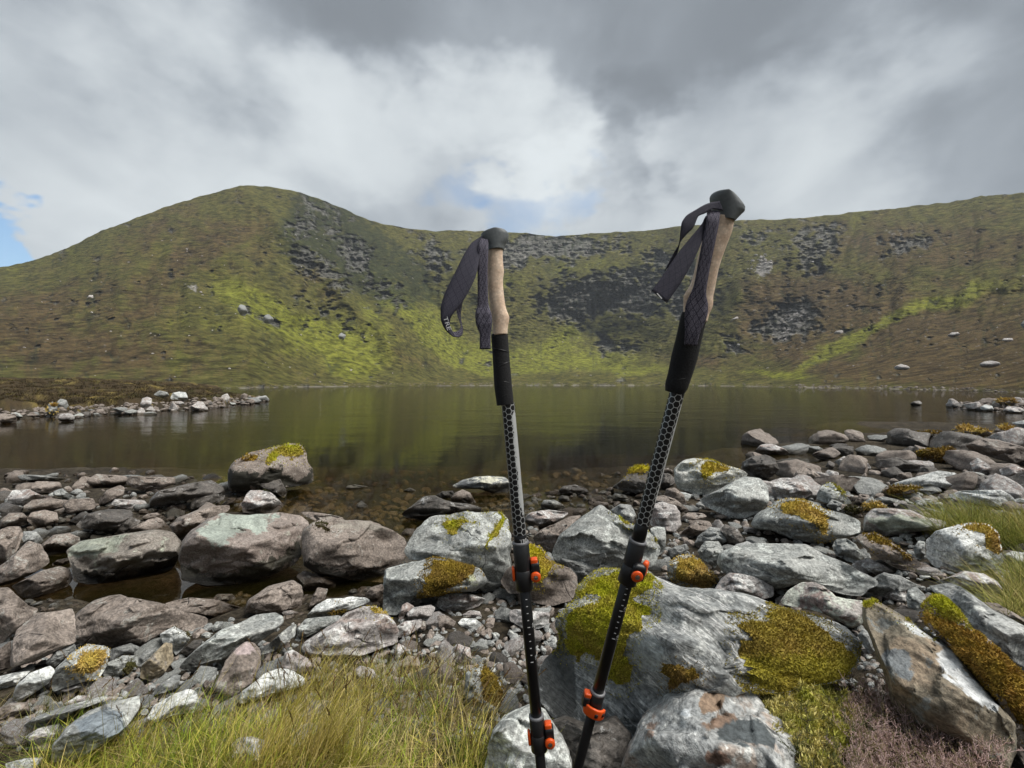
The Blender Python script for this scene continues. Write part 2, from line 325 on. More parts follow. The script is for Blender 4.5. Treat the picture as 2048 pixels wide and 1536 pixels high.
D;b;1090,590 1110,545 1200,540 1220,580 1150,605;small purple stone left of the whitish hump-backed stone;
D;g;920,740 1000,720 1120,750 1110,790 1000,780;thin grey stone lying left of the right grass tuft;
D;b;780,760 820,700 890,710 900,760 840,780;round brown stone above the dark moss clump on the right;
D;b;840,810 860,760 950,750 1030,790 1000,820 900,825;flat stone completely covered in yellow moss behind the fish-shaped stone;Z:840,805 860,760 950,750 1030,790 1000,815 900,820
D;d;670,830 720,790 840,800 840,880 760,870;dark stone matted with brown moss left of the fish-shaped stone;d:670,820 720,790 840,800 840,870 760,850
D;g;1220,1100 1260,1050 1310,1060 1310,1160 1270,1200 1230,1160;small upright grey stone left of the blocky whitish boulder;
H;p;1350,70 1470,20 1600,-30 1740,-10 1850,50 1890,110 1830,190 1700,190 1600,110 1500,70;rounded boulder with a rusty underside below the blocky whitish one;
D;w;1890,1160 1960,1130 2048,1140 2120,1200 2048,1280 1940,1240;white stone half hidden in grass at the right edge;
D;d;1560,560 1640,545 1800,570 1940,640 1860,680 1700,675 1580,650;dark brown low boulder behind the white-streaked one at right;
D;g;855,1440 870,1350 1000,1290 1120,1310 1230,1370 1300,1400 1180,1420 1000,1480 920,1510;lined grey stone above the mossy-crested brown boulder;
D;p;780,1210 880,1180 1000,1230 1090,1290 1000,1290 940,1310 860,1260;pinkish slab wedged right of the long blue-grey boulder;
H;P;220,215 280,110 380,50 480,45 560,90 640,160 740,180 850,190 860,280 840,370 760,400 640,330 500,270 340,240;pink and pale green rounded boulder behind the streaked giant;
H;h;845,190 900,165 960,200 1060,260 1200,340 1350,440 1430,490 1530,570 1640,720 1780,870 1880,980 1960,1100 1985,1230 1960,1380 1900,1500 1600,1600 1300,1500 1100,1100 990,700 930,560 870,400 835,320;huge leaning brown boulder with a bright white right edge;y:845,190 960,155 1080,190 1200,250 1330,330 1440,430 1340,420 1200,350 1060,260 960,210 900,260 850,250
H;b;1250,330 1300,200 1400,140 1500,200 1640,380 1800,500 2048,740 2200,950 2200,1500 2000,1400 1900,1000 1750,830 1550,580 1400,450;long slab matted with orange and brown moss right of the huge leaning boulder;y:1290,120 1400,105 1480,150 1560,260 1620,350 1540,380 1440,330 1350,240 1310,190|O:1300,240 1400,300 1560,370 1700,420 1900,600 2048,780 2048,900 2200,1200 2048,1200 1900,960 1750,800 1600,640 1450,480 1300,330 1330,260
H;g;1300,90 1450,60 1560,70 1640,130 1720,190 1840,280 2048,380 2200,520 2200,880 2048,760 1880,590 1700,430 1580,310 1440,150;long bare grey slab running down to the right picture edge;
H;G;1165,180 1180,110 1240,85 1300,140 1330,200 1310,280 1240,270 1180,240;small upright grey stone behind the mossy crest of the huge boulder;
H;p;980,160 1060,110 1170,100 1170,200 1080,190;pale stone left of the small upright grey one, behind the mossy crest;
H;b;1720,200 1850,210 2000,300 2100,370 2100,430 1850,300;narrow purple stone between grass and the bare grey slab;
H;g;800,450 850,400 900,440 940,560 900,600 840,520;small grey stone in the dark gap left of the huge leaning boulder;
P;T;1085,1330 1110,1290 1125,1240 1135,1215 1150,1185 1160,1155 1190,1140 1240,1136 1300,1140 1315,1160 1360,1170 1420,1180 1500,1195 1560,1215 1640,1230 1700,1255 1715,1280 1718,1320 1690,1355 1640,1372 1560,1388 1500,1385 1440,1400 1380,1440 1330,1470 1270,1490 1200,1480 1150,1450 1100,1430 1075,1380;giant white-streaked boulder with bright green moss behind the right pole;y:1153,1200 1156,1183 1176,1160 1201,1150 1236,1140 1276,1136 1312,1155 1309,1173 1297,1185 1276,1200 1309,1218 1307,1230 1286,1235 1284,1268 1271,1273 1259,1271 1256,1301 1266,1336 1264,1361 1246,1376 1226,1374 1211,1351 1201,1326 1186,1321 1176,1308 1156,1321 1141,1311 1123,1291 1133,1258 1131,1225 1151,1215 1190,1203 1200,1195|o:1319,1341 1327,1323 1347,1321 1372,1331 1397,1328 1402,1358 1377,1363 1352,1378 1332,1376|x:1470,1243 1485,1238 1515,1240 1554,1213 1588,1220 1620,1236 1650,1257 1666,1270 1700,1290 1722,1320 1712,1350 1650,1376 1560,1392 1500,1370 1476,1320
P;H;1235,1640 1238,1560 1250,1500 1275,1460 1300,1415 1330,1385 1370,1370 1420,1360 1450,1350 1480,1352 1500,1375 1520,1400 1560,1440 1600,1480 1640,1536 1660,1640;large smooth boulder with rusty patches, nearest the camera at bottom;
P;G;965,1580 975,1500 985,1460 1010,1430 1030,1420 1060,1405 1090,1420 1110,1450 1140,1500 1150,1580;pale grooved boulder behind the foot of the left pole;
P;d;1095,1445 1130,1430 1180,1450 1230,1430 1262,1470 1250,1580 1130,1580;dark grey-brown rock under the giant streaked boulder;
F;p;390,590 440,530 560,450 680,380 760,300 900,250 1000,250 1080,300 1140,360 1190,450 1170,540 1060,580 900,640 760,660 640,670 500,650 420,640;big pale helmet-shaped boulder above the grass with a yellow moss spot;Y:930,255 1000,255 1090,320 1020,315 960,290
F;w;0,880 120,780 240,740 340,760 440,820 440,880 330,910 150,960 0,1010 -90,1030 -70,930;bright white low stone at the top left of the grass;
F;p;240,740 280,620 340,595 440,650 520,720 550,800 480,850 430,810 340,760;triangular pale stone leaning on the bright white one;
P;G;355,1335 375,1315 400,1292 440,1262 480,1245 510,1230 550,1225 565,1232 568,1245 550,1262 515,1287 480,1305 430,1325 380,1345;long pale grey wedge of rock slanting left of the helmet-shaped boulder;
F;w;440,330 530,240 620,190 740,185 800,170 930,180 970,210 900,240 760,300 640,330 500,360;whitish layered slab with rusty moss behind the helmet-shaped boulder;o:620,290 650,262 780,280 740,310 640,322|o:800,250 840,220 880,230 850,270
F;G;370,430 440,350 600,330 710,320 740,340 600,420 500,470 440,500 380,500;grey slab directly left of the helmet-shaped boulder's crest;
F;g;70,640 200,500 310,410 370,390 360,480 240,580 160,620;slanting grey stone between the long wedge and the helmet-shaped boulder;
F;p;240,290 330,280 400,300 390,320 290,345;small pink stone at the right tip of the long wedge;
F;p;1480,240 1500,180 1600,140 1760,150 1880,190 1820,250 1680,290 1540,290;layered white-lined flat stone below the brown moss cushion;
F;p;1240,310 1300,260 1440,235 1480,260 1440,330 1360,370 1260,350;white speckled stone right of the helmet-shaped boulder;
F;g;1350,190 1380,170 1460,160 1480,210 1400,240;small brown-grey stone below the brown moss cushion, left side;
F;p;1180,340 1210,240 1250,215 1310,250 1240,310 1210,360;small speckled upright stone beside the helmet-shaped boulder;
F;p;1150,420 1230,370 1370,350 1360,410 1250,490 1180,500;white rough stone touching the helmet-shaped boulder's right end;
F;w;1650,380 1690,345 1790,345 1850,390 1810,440 1700,430;oval white speckled cobble between the helmet boulder and left pole;
F;b;1490,320 1560,320 1640,370 1620,420 1500,430;brown speckled stone left of the oval white cobble;
F;p;1680,320 1750,280 1830,290 1850,340 1750,345;small flat purple stone just above the oval white cobble;
F;p;1600,600 1650,545 1750,580 1770,720 1700,740 1640,690;pale upright stone at the top edge of the grass, right side;
F;G;1710,900 1720,780 1840,690 1900,770 2000,850 2030,950 1940,1120 1780,1120 1720,1000;pale spike of rock with brown moss on its right flank;o:1830,750 1880,720 2000,850 2030,950 1980,1080 1850,1000 1820,860
F;p;820,760 880,720 980,750 1020,820 980,860 900,850;pale stone half sunk in the middle of the grass edge;
F;p;1150,600 1180,540 1250,580 1180,680 1120,720;slim white stone leaning at the grass edge below the helmet boulder;
F;b;1180,700 1260,640 1340,650 1360,720 1280,780 1200,770;rounded pinkish stone at the grass edge;
P;b;427,1371 452,1321 472,1296 492,1283 510,1286 520,1300 523,1325 505,1365 465,1394 425,1380;upright brown stone with a pink rounded top left of the white one;
E;b;590,340 640,280 740,210 870,165 970,160 1020,190 1120,190 1300,230 1450,290 1660,340 1640,420 1500,440 1300,450 1120,575 900,575 700,560 590,520;large smooth purple-brown boulder at the near side of the left pool;
E;b;100,560 130,440 210,370 290,300 420,290 570,265 600,330 600,540 420,620 300,680 90,750 80,650;dark purple-brown boulder left of the large smooth one by the pool;
E;b;1280,230 1500,180 1700,190 1900,250 2037,290 1900,340 1700,350 1450,300;flat brown slab between the pool and the long grey wedge;
E;p;1690,190 1730,150 1850,150 1880,190 1820,240 1740,230;small round stone sitting on the flat brown slab;
E;w;1290,540 1270,470 1390,405 1480,460 1520,510 1460,580 1400,640 1350,560;white stone with dark moss round it left of the long wedge;d:1440,400 1560,400 1640,450 1560,500 1510,500 1470,450
E;t;1110,820 1130,720 1240,610 1310,540 1370,540 1380,680 1310,780 1200,845;tan upright stone left of the long grey wedge;
E;G;820,800 850,700 980,640 1090,640 1100,700 1000,790 900,810;grey stone with dark moss on its right end, near the ochre boulder;d:960,760 990,690 1090,680 1100,760 1010,810
E;g;870,690 880,590 1040,540 1150,590 1100,630 960,650 900,690;flat layered grey stone behind the dark-mossed grey stone;
E;G;400,880 450,740 570,620 700,550 830,560 880,590 850,720 790,830 640,850 500,900 430,930;grey boulder with a golden ochre growth on top at lower left;Z:590,720 660,610 830,600 870,640 820,720 740,790 580,780
E;g;360,700 450,600 590,545 610,590 500,680 430,740;grey stone leaning behind the ochre-topped boulder;
E;w;100,990 130,870 240,780 400,720 440,760 390,860 270,940 160,1010;whitish stepped stone left of the ochre-topped boulder;
E;w;-60,820 100,780 250,760 120,880 -60,930;long white stone at the left edge above the dry grass;
E;b;-60,1080 80,1020 220,1010 240,1080 120,1140 -60,1160;low brown-grey stone in the dry grass at the left edge;
E;p;480,890 640,840 740,850 700,900 560,940 490,930;white sliver of stone in front of the ochre-topped boulder;
E;g;1200,960 1260,880 1390,790 1440,800 1420,900 1300,945;dark grey stone in front of the tan upright one;
E;p;500,1030 620,960 720,960 700,1010 560,1050;small pinkish stone above the largest slab in the left grass;
E;w;1160,1150 1220,1040 1380,950 1500,905 1570,930 1580,1010 1560,1090 1400,1110 1220,1180;smooth whitish egg-like stone at the left end of the green grass;
E;G;400,1500 420,1350 520,1220 700,1090 900,1010 1110,960 1110,1060 1050,1150 960,1260 850,1330 640,1460;largest blue-grey slab in the grass at lower left;
E;g;190,1190 300,1120 500,1050 900,940 800,1020 600,1080 450,1190 280,1230;long thin slab edge behind the largest blue-grey slab at lower left;
E;p;1180,1600 1180,1536 1280,1470 1440,1450 1560,1500 1600,1600;rounded pale stone top cut by the bottom edge in the grass;
E;w;40,1500 200,1460 350,1450 300,1545 60,1600;pale flat stone at the bottom left corner;
E;p;1640,1040 1720,985 1750,1010 1700,1090;small pale stone at the edge of green grass by the white stone;
E;g;1150,610 1240,580 1220,640 1130,715 1110,660;small brown-grey stone left of the tan upright one;
E;d;1430,610 1540,520 1620,510 1560,600 1490,645;dark thin stone beside the long grey wedge's left side;
E;b;-80,640 90,520 90,600 80,740 -60,790;shaded brown stone at the left edge under the dark boulder;
E;g;1680,420 1720,370 1780,370 1760,430 1700,455;small grey stone at the upper side of the long grey wedge;
E;p;200,1290 300,1220 480,1180 420,1300 380,1370 250,1370;pale brownish slab below the long thin edge at lower left;
P;p;462,1490 475,1476 500,1472 530,1480 548,1495 545,1520 500,1525 465,1515;flat pale stone showing through the grass at bottom
"""
ROCKS_PEN = """
P;w;340,797 345,786 358,783 372,785 376,794 374,802 355,803;white round-topped boulder on the left spit, brightest one there;
P;p;280,808 284,797 294,793 304,797 304,808 295,819 285,818;squarish pale grey boulder low on the left spit;
P;g;306,790 318,781 335,784 340,793 325,796;dark grey stone up on the left spit beside the white boulder;
P;p;344,803 362,802 370,806 360,812 346,810;flat pale stone under the white boulder on the left spit;
P;g;92,822 97,808 105,803 113,809 116,820 105,832 95,830;ochre-topped rounded boulder near the left end of the spit;Z:96,811 104,803 112,809 108,814
P;g;112,806 120,797 133,800 138,812 130,820 116,818;rounded grey boulder beside the ochre-topped one on the left spit;
P;p;115,838 120,828 140,826 150,832 148,842 125,845;pale flat stone at the waterline of the left spit;
P;b;-10,838 0,828 22,828 35,837 33,845 5,848;smooth brown stone at the left edge waterline of the spit;
P;p;440,797 445,790 455,786 460,795 455,805 445,805;pale stone near the tip of the left spit
P;d;1818,808 1826,803 1838,801 1845,806 1842,811 1825,812;small dark islet rock alone in the lake at right;o:1826,804 1836,801 1842,805
P;b;1990,803 2005,797 2030,799 2040,806 2020,812 2000,812;mossy rock on the right spit near the picture edge;Z:1992,802 2005,797 2028,799 2030,804
P;w;1958,815 1970,809 1985,812 1988,821 1970,824;whitish stone at the front waterline of the right spit;
P;d;1900,812 1912,806 1926,808 1930,814 1912,817;dark low rock at the left tip of the right spit;
P;p;2005,822 2015,812 2040,814 2052,822 2040,827 2015,827;pale purple stone at the right end of the right spit;
"""
ROCKS_HILL = """
P;p;1786,737 1792,731 1802,728 1814,731 1822,736 1812,740 1796,740;low pale boulder in brown grass on the right slope, left of the bigger one;70
P;p;1957,730 1965,724 1980,721 1998,724 2003,730 1985,735 1965,735;large flat pale boulder in brown grass on the right slope;60
P;p;1893,672 1903,665 1916,664 1922,670 1905,676;pale flat outcrop stone high on the right slope;70
P;p;2002,680 2010,676 2024,676 2028,681 2012,684;small flat white stone near the right edge, mid slope;70
P;g;2040,650 2048,640 2066,642 2066,656 2048,658;grey boulder cut by the right edge, mid slope;70
P;g;474,618 480,608 490,611 496,624 490,633 480,630;grey boulder alone on the green left hillside;200
P;g;524,640 530,630 538,628 548,638 545,648 530,647;dark rugged rock lower right of the lone grey hillside boulder;200
P;g;676,672 682,665 692,670 688,680 678,678;small dark rock in bright green grass at the foot of the left hill;250
P;p;172,598 178,590 186,590 187,596;small pale stone high on the brown left hillside;150
P;p;1458,645 1464,638 1474,633 1478,636 1468,643;light stone on the dark slope right of the right pole;300
P;p;1666,668 1672,662 1684,660 1688,664 1680,669;pale stone at the head of the bright green strip on the right;200
"""
# ---------------------------------------------------------------- the ground near the camera: (photo x, photo y, height above the lake)
CTRL = [(-600,1536,.55),(0,1536,.40),(500,1536,.45),(1000,1536,.42),(1500,1536,.42),(2048,1536,.46),(2700,1536,.6),
 (0,1400,.35),(500,1400,.38),(800,1420,.38),(1000,1400,.29),(1500,1400,.36),(2048,1400,.44),
 (-300,1280,.25),(0,1280,.20),(400,1280,.20),(800,1280,.18),(1100,1280,.13),(1300,1280,.2),(1500,1280,.26),(2048,1280,.38),
 (0,1230,.05),(40,1195,-.10),(90,1205,-.2),(150,1200,-.24),(220,1205,-.22),(290,1190,-.24),(360,1185,-.22),(420,1205,-.02),(500,1175,-.12),(440,1190,-.1),(600,1170,-.10),(700,1180,-.08),(760,1190,.02),(560,1215,.05),
 (100,1165,-.2),(150,1150,-.2),(300,1150,-.2),(450,1150,-.2),(650,1140,-.12),(800,1130,-.02),
 (950,1190,.08),(1100,1180,.1),(1300,1180,.16),(1600,1180,.24),(2048,1180,.34),
 (-200,1100,.12),(0,1100,.05),(80,1090,.05),(220,1060,.04),(400,1040,.03),(560,1050,-.02),(700,1060,-.08),(830,1050,-.08),(900,1100,.02),(1100,1090,.06),(1300,1090,.10),(1600,1090,.18),(2048,1090,.30),
 (0,1000,.08),(150,1000,.07),(300,1000,.05),(430,990,.02),(520,1010,-.04),(620,1010,-.14),(750,1010,-.16),(900,1010,-.10),(1000,1030,-.05),(1100,1020,-.02),(1200,1000,.00),(1350,1010,.06),(1500,1000,.10),(1800,1000,.17),(2048,1000,.25),
 (-200,955,.05),(0,957,.02),(100,957,.02),(350,960,.01),(450,960,-.05),(600,965,-.25),(750,960,-.35),(900,965,-.25),(1100,970,-.12),(1200,965,-.06),(1330,960,.03),(1500,950,.06),(1700,940,.09),(1900,930,.12),(2048,930,.16),
 (0,935,-.2),(200,935,-.25),(400,930,-.3),(600,925,-.55),(850,925,-.7),(1100,930,-.45),(1250,920,-.35),(1400,900,-.35),(1480,925,-.06),(1560,905,-.03),(1650,895,.0),(1800,890,.05),(1950,890,.1),(2100,890,.12),
 (1550,880,-.3),(1650,870,-.2),(1800,870,.02),(1900,868,.07),(2048,866,.10),(2200,862,.1),(1750,852,-.5),(1850,858,.02),(1950,856,.06),(2048,850,.08),(2200,846,.12),(1900,842,-.5),(2048,836,-.4),
 (0,890,-1),(400,890,-1.2),(800,890,-1.4),(1200,880,-1.2),(1500,860,-1.0),(0,860,-2),(1000,860,-2.2),(1600,835,-2),(2000,825,-1.8)]
def _ctrl():
    out = []
    for px, py, zz_ in CTRL:
        Y = (CZ-zz_)*F/(py-768); X = (px-1024)/F*Y
        out.append((math.atan2(X, Y), math.log(math.hypot(X, Y)), zz_))
    return np.array(out)
CT = _ctrl()
def gnear(X, Y):
    X = np.asarray(X, float); Y = np.asarray(Y, float)
    az = np.arctan2(X, Y); r = np.maximum(np.hypot(X, Y), 0.2)
    azc = np.clip(az, -1.15, 1.15); lr = np.maximum(np.log(r), math.log(1.0))
    num = np.zeros(X.shape); den = np.zeros(X.shape)
    for a, l, zv in CT:
        d2 = ((azc-a)*2.6)**2 + ((lr-l)*3.2)**2 + 1e-4
        w = 1/d2**2.2
        num += w*zv; den += w
    h = num/den
    beh = sstep(1.0, 1.7, np.abs(az))        # to the sides and behind the camera the land keeps rising
    h = h*(1-beh) + beh*(0.5+0.05*r)
    return h
# skyline of the hills and their profiles, traced: (photo x, photo y) and (photo y, distance)
SKY = np.array([(-800,640),(-300,575),(0,535),(50,525),(100,510),(150,490),(200,462),(250,445),(300,425),(350,408),(400,393),(440,382),(480,372),(500,371),(560,376),(600,385),(650,402),(700,423),(740,442),(780,450),(820,458),(870,462),(920,461),(980,463),(1050,466),(1110,473),(1150,470),(1200,466),(1260,463),(1310,460),(1360,452),(1440,448),(1480,440),(1560,439),(1620,435),(1700,425),(1800,416),(1860,408),(1900,405),(1960,393),(2020,388),(2400,375),(3000,420)], float)
TAB = {-900:[(779,111),(765,125),(745,150),(710,185),(670,225),(640,270),(620,330),(600,400)],
 0:[(779,111),(765,125),(740,150),(700,185),(650,225),(610,270),(575,330),(535,400)],
 250:[(778,122),(763,140),(740,165),(690,200),(620,260),(560,320),(500,390),(445,470)],
 490:[(777,135),(762,155),(730,185),(660,240),(580,310),(500,390),(430,470),(371,560)],
 640:[(774,203),(764,225),(735,260),(680,310),(610,370),(530,440),(460,520),(398,600)],
 800:[(772.5,270),(766,300),(740,340),(690,390),(620,450),(560,520),(500,600),(454,680)],
 1000:[(771.5,348),(762,400),(740,480),(700,560),(640,620),(580,660),(520,700),(463,760)],
 1200:[(771.5,348),(755,400),(735,520),(700,600),(640,640),(560,670),(520,720),(466,780)],
 1400:[(772,305),(762,340),(730,420),(690,480),(620,540),(560,590),(500,640),(450,700)],
 1600:[(776,152),(764,200),(735,260),(690,330),(620,410),(560,470),(500,540),(436,620)],
 1800:[(779,111),(768,130),(740,170),(700,220),(620,300),(550,370),(480,450),(416,540)],
 2048:[(786,68),(772,80),(745,100),(700,140),(630,200),(550,270),(470,350),(388,440)],
 3000:[(786,68),(770,80),(740,110),(700,150),(620,210),(540,280),(460,360),(380,450)]}
TK = np.array(sorted(TAB)); TP = np.array([[n[0] for n in TAB[k]] for k in TK]); TY = np.array([[n[1] for n in TAB[k]] for k in TK])
def column(px, s):
    """height of the hillside: for photo column px (array) and fraction s (array) -> photo y, depth"""
    P = np.stack([np.interp(px, TK, TP[:, i]) for i in range(8)], 1); Yd = np.stack([np.interp(px, TK, TY[:, i]) for i in range(8)], 1)
    skyv = np.interp(px, SKY[:, 0], SKY[:, 1])
    P = P[:, :1] + (P-P[:, :1])*((skyv-P[:, 0])/(P[:, 7]-P[:, 0]))[:, None]
    return P, Yd

FAN = 1500                                      # half width of the detailed fan, in photo pixels
def az_of(px): return np.arctan((px-1024)/F)
a_in = az_of(np.linspace(1024-1130, 1024+1130, 760))
a_mid = np.concatenate([np.linspace(-1.25, a_in[0], 26)[:-1], a_in, np.linspace(a_in[-1], 1.25, 26)[1:]])
a_all = np.concatenate([np.linspace(-math.pi, -1.25, 36)[:-1], a_mid, np.linspace(1.25, math.pi, 36)[1:]])
NA = len(a_all)
azc = np.clip(a_all, -1.10, 1.10)
pxa = 1024+F*np.tan(azc); cosc = np.cos(azc)
P, Yd = column(pxa, None)
R = Yd/cosc[:, None]; TE = (768-P)/F*cosc[:, None]     # radial distance and tan(elevation)
# node parameter: spread samples evenly over picture height
NS = 300
knots = np.array([0, .04, .11, .26, .46, .66, .84, 1.0])
ss = np.linspace(0, 1, NS)
def pchip(xk, Yk, xq):
    h = np.diff(xk); dl = np.diff(Yk, axis=1)/h
    d = np.zeros_like(Yk); d[:, 0] = dl[:, 0]; d[:, -1] = dl[:, -1]
    for i in range(1, len(xk)-1):
        a, b = dl[:, i-1], dl[:, i]; d[:, i] = np.where(a*b > 0, 2*a*b/(a+b+1e-12*np.sign(a+b)), 0)
    out = np.zeros((Yk.shape[0], len(xq)))
    idx = np.clip(np.searchsorted(xk, xq, side='right')-1, 0, len(xk)-2)
    t = (xq-xk[idx])/h[idx]
    h00 = 2*t**3-3*t**2+1; h10 = t**3-2*t**2+t; h01 = -2*t**3+3*t**2; h11 = t**3-t**2
    return Yk[:, idx]*h00+d[:, idx]*h[idx]*h10+Yk[:, idx+1]*h01+d[:, idx+1]*h[idx]*h11
Rr = pchip(knots, R, ss); Te = pchip(knots, TE, ss)
PX = np.repeat(pxa[:, None], NS, 1); PY = 768-Te*F/cosc[:, None]
# hill colour and rock zones, laid out on the hillside: (x, y, rx, ry, angle, weight)
def zone(lst, X, Y):
    r = np.zeros(X.shape)
    for cx, cy, rx, ry, an, w in lst:
        a = math.radians(an); dx = X-cx; dy = Y-cy
        u = (dx*math.cos(a)+dy*math.sin(a))/rx; v = (-dx*math.sin(a)+dy*math.cos(a))/ry
        r = r + w*np.exp(-(u*u+v*v)*1.1)
    return r
Z_ROCK = [(700,500,60,26,40,.4),(620,540,70,22,35,.4),(780,580,40,16,40,.35),(660,640,90,20,30,.22),(500,625,60,14,20,.25),(1420,540,60,24,10,.3),(1700,600,90,30,0,.12),(1100,495,130,26,0,1.0),(1010,515,40,22,0,.6),(1230,590,110,42,0,1.0),(1120,610,70,30,-10,.7),(1330,520,60,30,20,.5),(610,450,46,52,40,.38),(660,420,40,20,30,.2),
  (1575,645,62,30,-15,1.1),(1470,690,40,14,20,.6),(1640,470,70,28,-5,.5),(1820,490,50,22,-20,.6),(1240,690,60,22,0,.45),(860,520,50,40,40,.4),(720,500,24,50,-30,.45),(1360,600,30,40,0,.4),(1620,520,46,34,20,.55),
  (540,640,20,9,0,.5),(640,530,50,18,40,.35),(700,560,24,30,0,.35),(1500,465,40,16,0,.4)]
Z_SCREE = [(1522,532,26,22,-40,1.3),(392,583,22,10,30,.8),(1590,640,40,22,-10,.8),(1470,692,34,8,15,.7),(1790,470,24,12,0,.5),(1235,690,50,16,0,.4),(1560,670,30,14,0,.6)]
Z_GREEN = [(560,430,14,60,-38,.5),(640,520,14,60,-38,.6),(740,620,20,70,-35,.7),(560,640,130,40,33,.8),(720,680,110,40,35,.8),(860,600,90,40,40,.55),(930,700,100,34,20,.6),(430,640,120,40,10,.35),(1130,700,110,40,0,.6),(1000,600,50,60,0,.35),(1300,740,100,20,0,.5),(960,520,40,40,0,.3),(480,590,70,22,35,.7),(600,660,90,24,33,.9),(690,715,60,30,35,1.2),(840,640,110,24,42,.9),(920,720,90,22,30,.9),(760,560,60,18,50,.6),(560,700,80,20,10,.4),
  (1130,735,150,14,0,.9),(1000,690,90,20,10,.5),(1140,665,60,26,-50,.7),(1290,640,30,60,20,.35),(1180,535,130,16,-3,.6),(1000,560,70,16,10,.45),(1250,712,60,14,0,.5),
  (1750,650,150,16,-17,1.1),(1640,712,80,16,-35,1.1),(1930,590,130,24,-15,.8),(1560,757,80,9,0,1.2),(1450,560,40,60,20,.35),(240,560,90,18,-8,.3),(340,650,160,22,6,.25),(450,770,70,6,0,.4),(1700,560,60,10,20,.3)]
Z_BROWN = [(1850,640,220,60,-10,.5),(330,540,150,50,-25,.45),(480,470,120,50,0,.3),(1750,470,200,40,0,.35),(1600,700,80,40,0,.5),(150,700,260,60,5,.6),(80,610,120,40,-20,.5),(300,620,90,30,0,.3),(1650,600,150,50,10,.8),(1520,640,60,60,0,.5),(1900,700,200,40,-15,.9),(2000,740,160,40,0,.9),(1750,740,120,22,0,.6),
  (1850,520,160,50,0,.35),(640,560,60,50,35,.3),(2000,480,120,40,0,.3),(1400,720,80,20,0,.5),(300,460,110,24,-30,.35),(780,700,60,14,30,.3)]
Z_DARK = [(720,520,60,90,-35,.6),(820,570,45,90,-35,.4),(660,470,40,60,-35,.4),(1330,600,60,60,0,.3),(620,440,50,60,40,.6),(700,480,60,70,-30,.5),(760,540,40,80,-30,.4),(900,520,50,60,0,.35),(1150,560,200,50,0,.3),(610,470,60,70,40,.7),(560,560,110,30,35,.35),(700,480,36,80,-25,.5),(1230,600,130,50,0,.5),(1100,500,140,30,0,.35),(1200,660,40,20,0,.4),(830,560,26,50,-30,.4),(1440,610,60,36,0,.3),(1790,640,0.1,0.1,0,0),(960,620,30,70,-35,.3)]  # dark turf; right of the spur the bowl's shade is painted in
P3 = np.stack([PX.ravel()/1000, PY.ravel()/1000, np.zeros(PX.size)], 1)
def nz(sx, sy, seed, o=4): return fbm(np.stack([P3[:, 0]*sx, P3[:, 1]*sy, np.full(len(P3), seed)], 1), o).reshape(PX.shape)
warpx = nz(9, 11, 5)*46; warpy = nz(9, 11, 9)*34
WX, WY = PX+warpx, PY+warpy
zr = zone(Z_ROCK, WX, WY); zs = zone(Z_SCREE, WX, WY); zg = zone(Z_GREEN, WX, WY); zb = zone(Z_BROWN, WX, WY); zd = zone(Z_DARK, WX, WY)
infan = sstep(1.25, 0.95, np.abs(a_all))[:, None]
fine = nz(60, 90, 2, 4); med = nz(22, 34, 3, 4); big = nz(6, 8, 4, 3); streak = nz(40, 9, 6, 4); hf = nz(210, 330, 41, 2); hf2 = nz(110, 260, 42, 3)
rockm = sstep(0.22, 0.55, zr + 0.65*fine + 0.35*streak + 0.35*med+.15*hf2)
# relief: gullies running down the slope, benches, crags
env = np.sin(np.pi*np.clip(ss, 0, 1))[None, :]**0.5
rel = 0.030*big*env + 0.010*med*env + 0.0035*fine*env
gully = -np.abs(nz(11, 3.0, 12, 3))
gul2 = -np.abs(fbm(np.stack([P3[:, 0]*17+P3[:, 1]*9, P3[:, 1]*4-P3[:, 0]*1.5, np.full(len(P3), 14.)], 1), 3).reshape(PX.shape))
rel = rel + (0.055*gully+.035*gul2)*env*sstep(0.05, 0.3, ss)[None, :]
ridg = 1-2*np.abs(nz(75, 48, 20, 4)); ledge = nz(26, 120, 23, 4)
rel = rel + (0.0040*hf2+0.0022*hf)*env
rel = rel + rockm*(0.034*ridg+0.030*ledge+.007*hf)*env
def along(pts, wid):
    d_ = np.full(PX.shape, 1e9)
    for (xa, ya), (xb, yb) in zip(pts[:-1], pts[1:]):
        dx, dy = xb-xa, yb-ya; t_ = np.clip(((WX-xa)*dx+(WY-ya)*dy)/(dx*dx+dy*dy), 0, 1); d_ = np.minimum(d_, np.hypot(WX-xa-t_*dx, WY-ya-t_*dy))
    return np.exp(-(d_/wid)**1.3)
spur = along([(495,375),(560,450),(640,530),(700,610),(770,690),(830,765)], 32)
spur2 = along([(1640,430),(1520,540),(1440,640),(1380,760)], 40); spur3 = along([(860,460),(930,560),(1000,640)], 22)
gul = along([(2060,585),(1850,640),(1680,705),(1580,760)], 24)+along([(800,460),(830,560),(900,660),(980,750)], 24)+.8*along([(640,410),(700,500),(740,590)], 20)+.6*along([(1330,470),(1290,560),(1180,640),(1130,700)], 18)+.7*along([(430,560),(560,640),(660,740)], 26)+.6*along([(1760,430),(1640,560),(1560,660)], 16)
rel = rel + env*(-.075*spur-.055*spur2-.045*spur3+.055*gul)
Rr = Rr*(1+rel)
Z = CZ + Te*Rr
# ragged skyline
rag = fbm(np.stack([pxa/26, np.zeros(NA), np.zeros(NA)], 1), 4)
Z[:, -1] += rag*0.0035*Rr[:, -1]; Z[:, -2] += rag*0.0025*Rr[:, -2]; Z[:, -3] += rag*0.0015*Rr[:, -3]
Z = np.maximum(Z, 0.02*sstep(0, .01, ss)[None, :]-0.02) + 0.10*np.minimum(1, ss*80)[None, :]
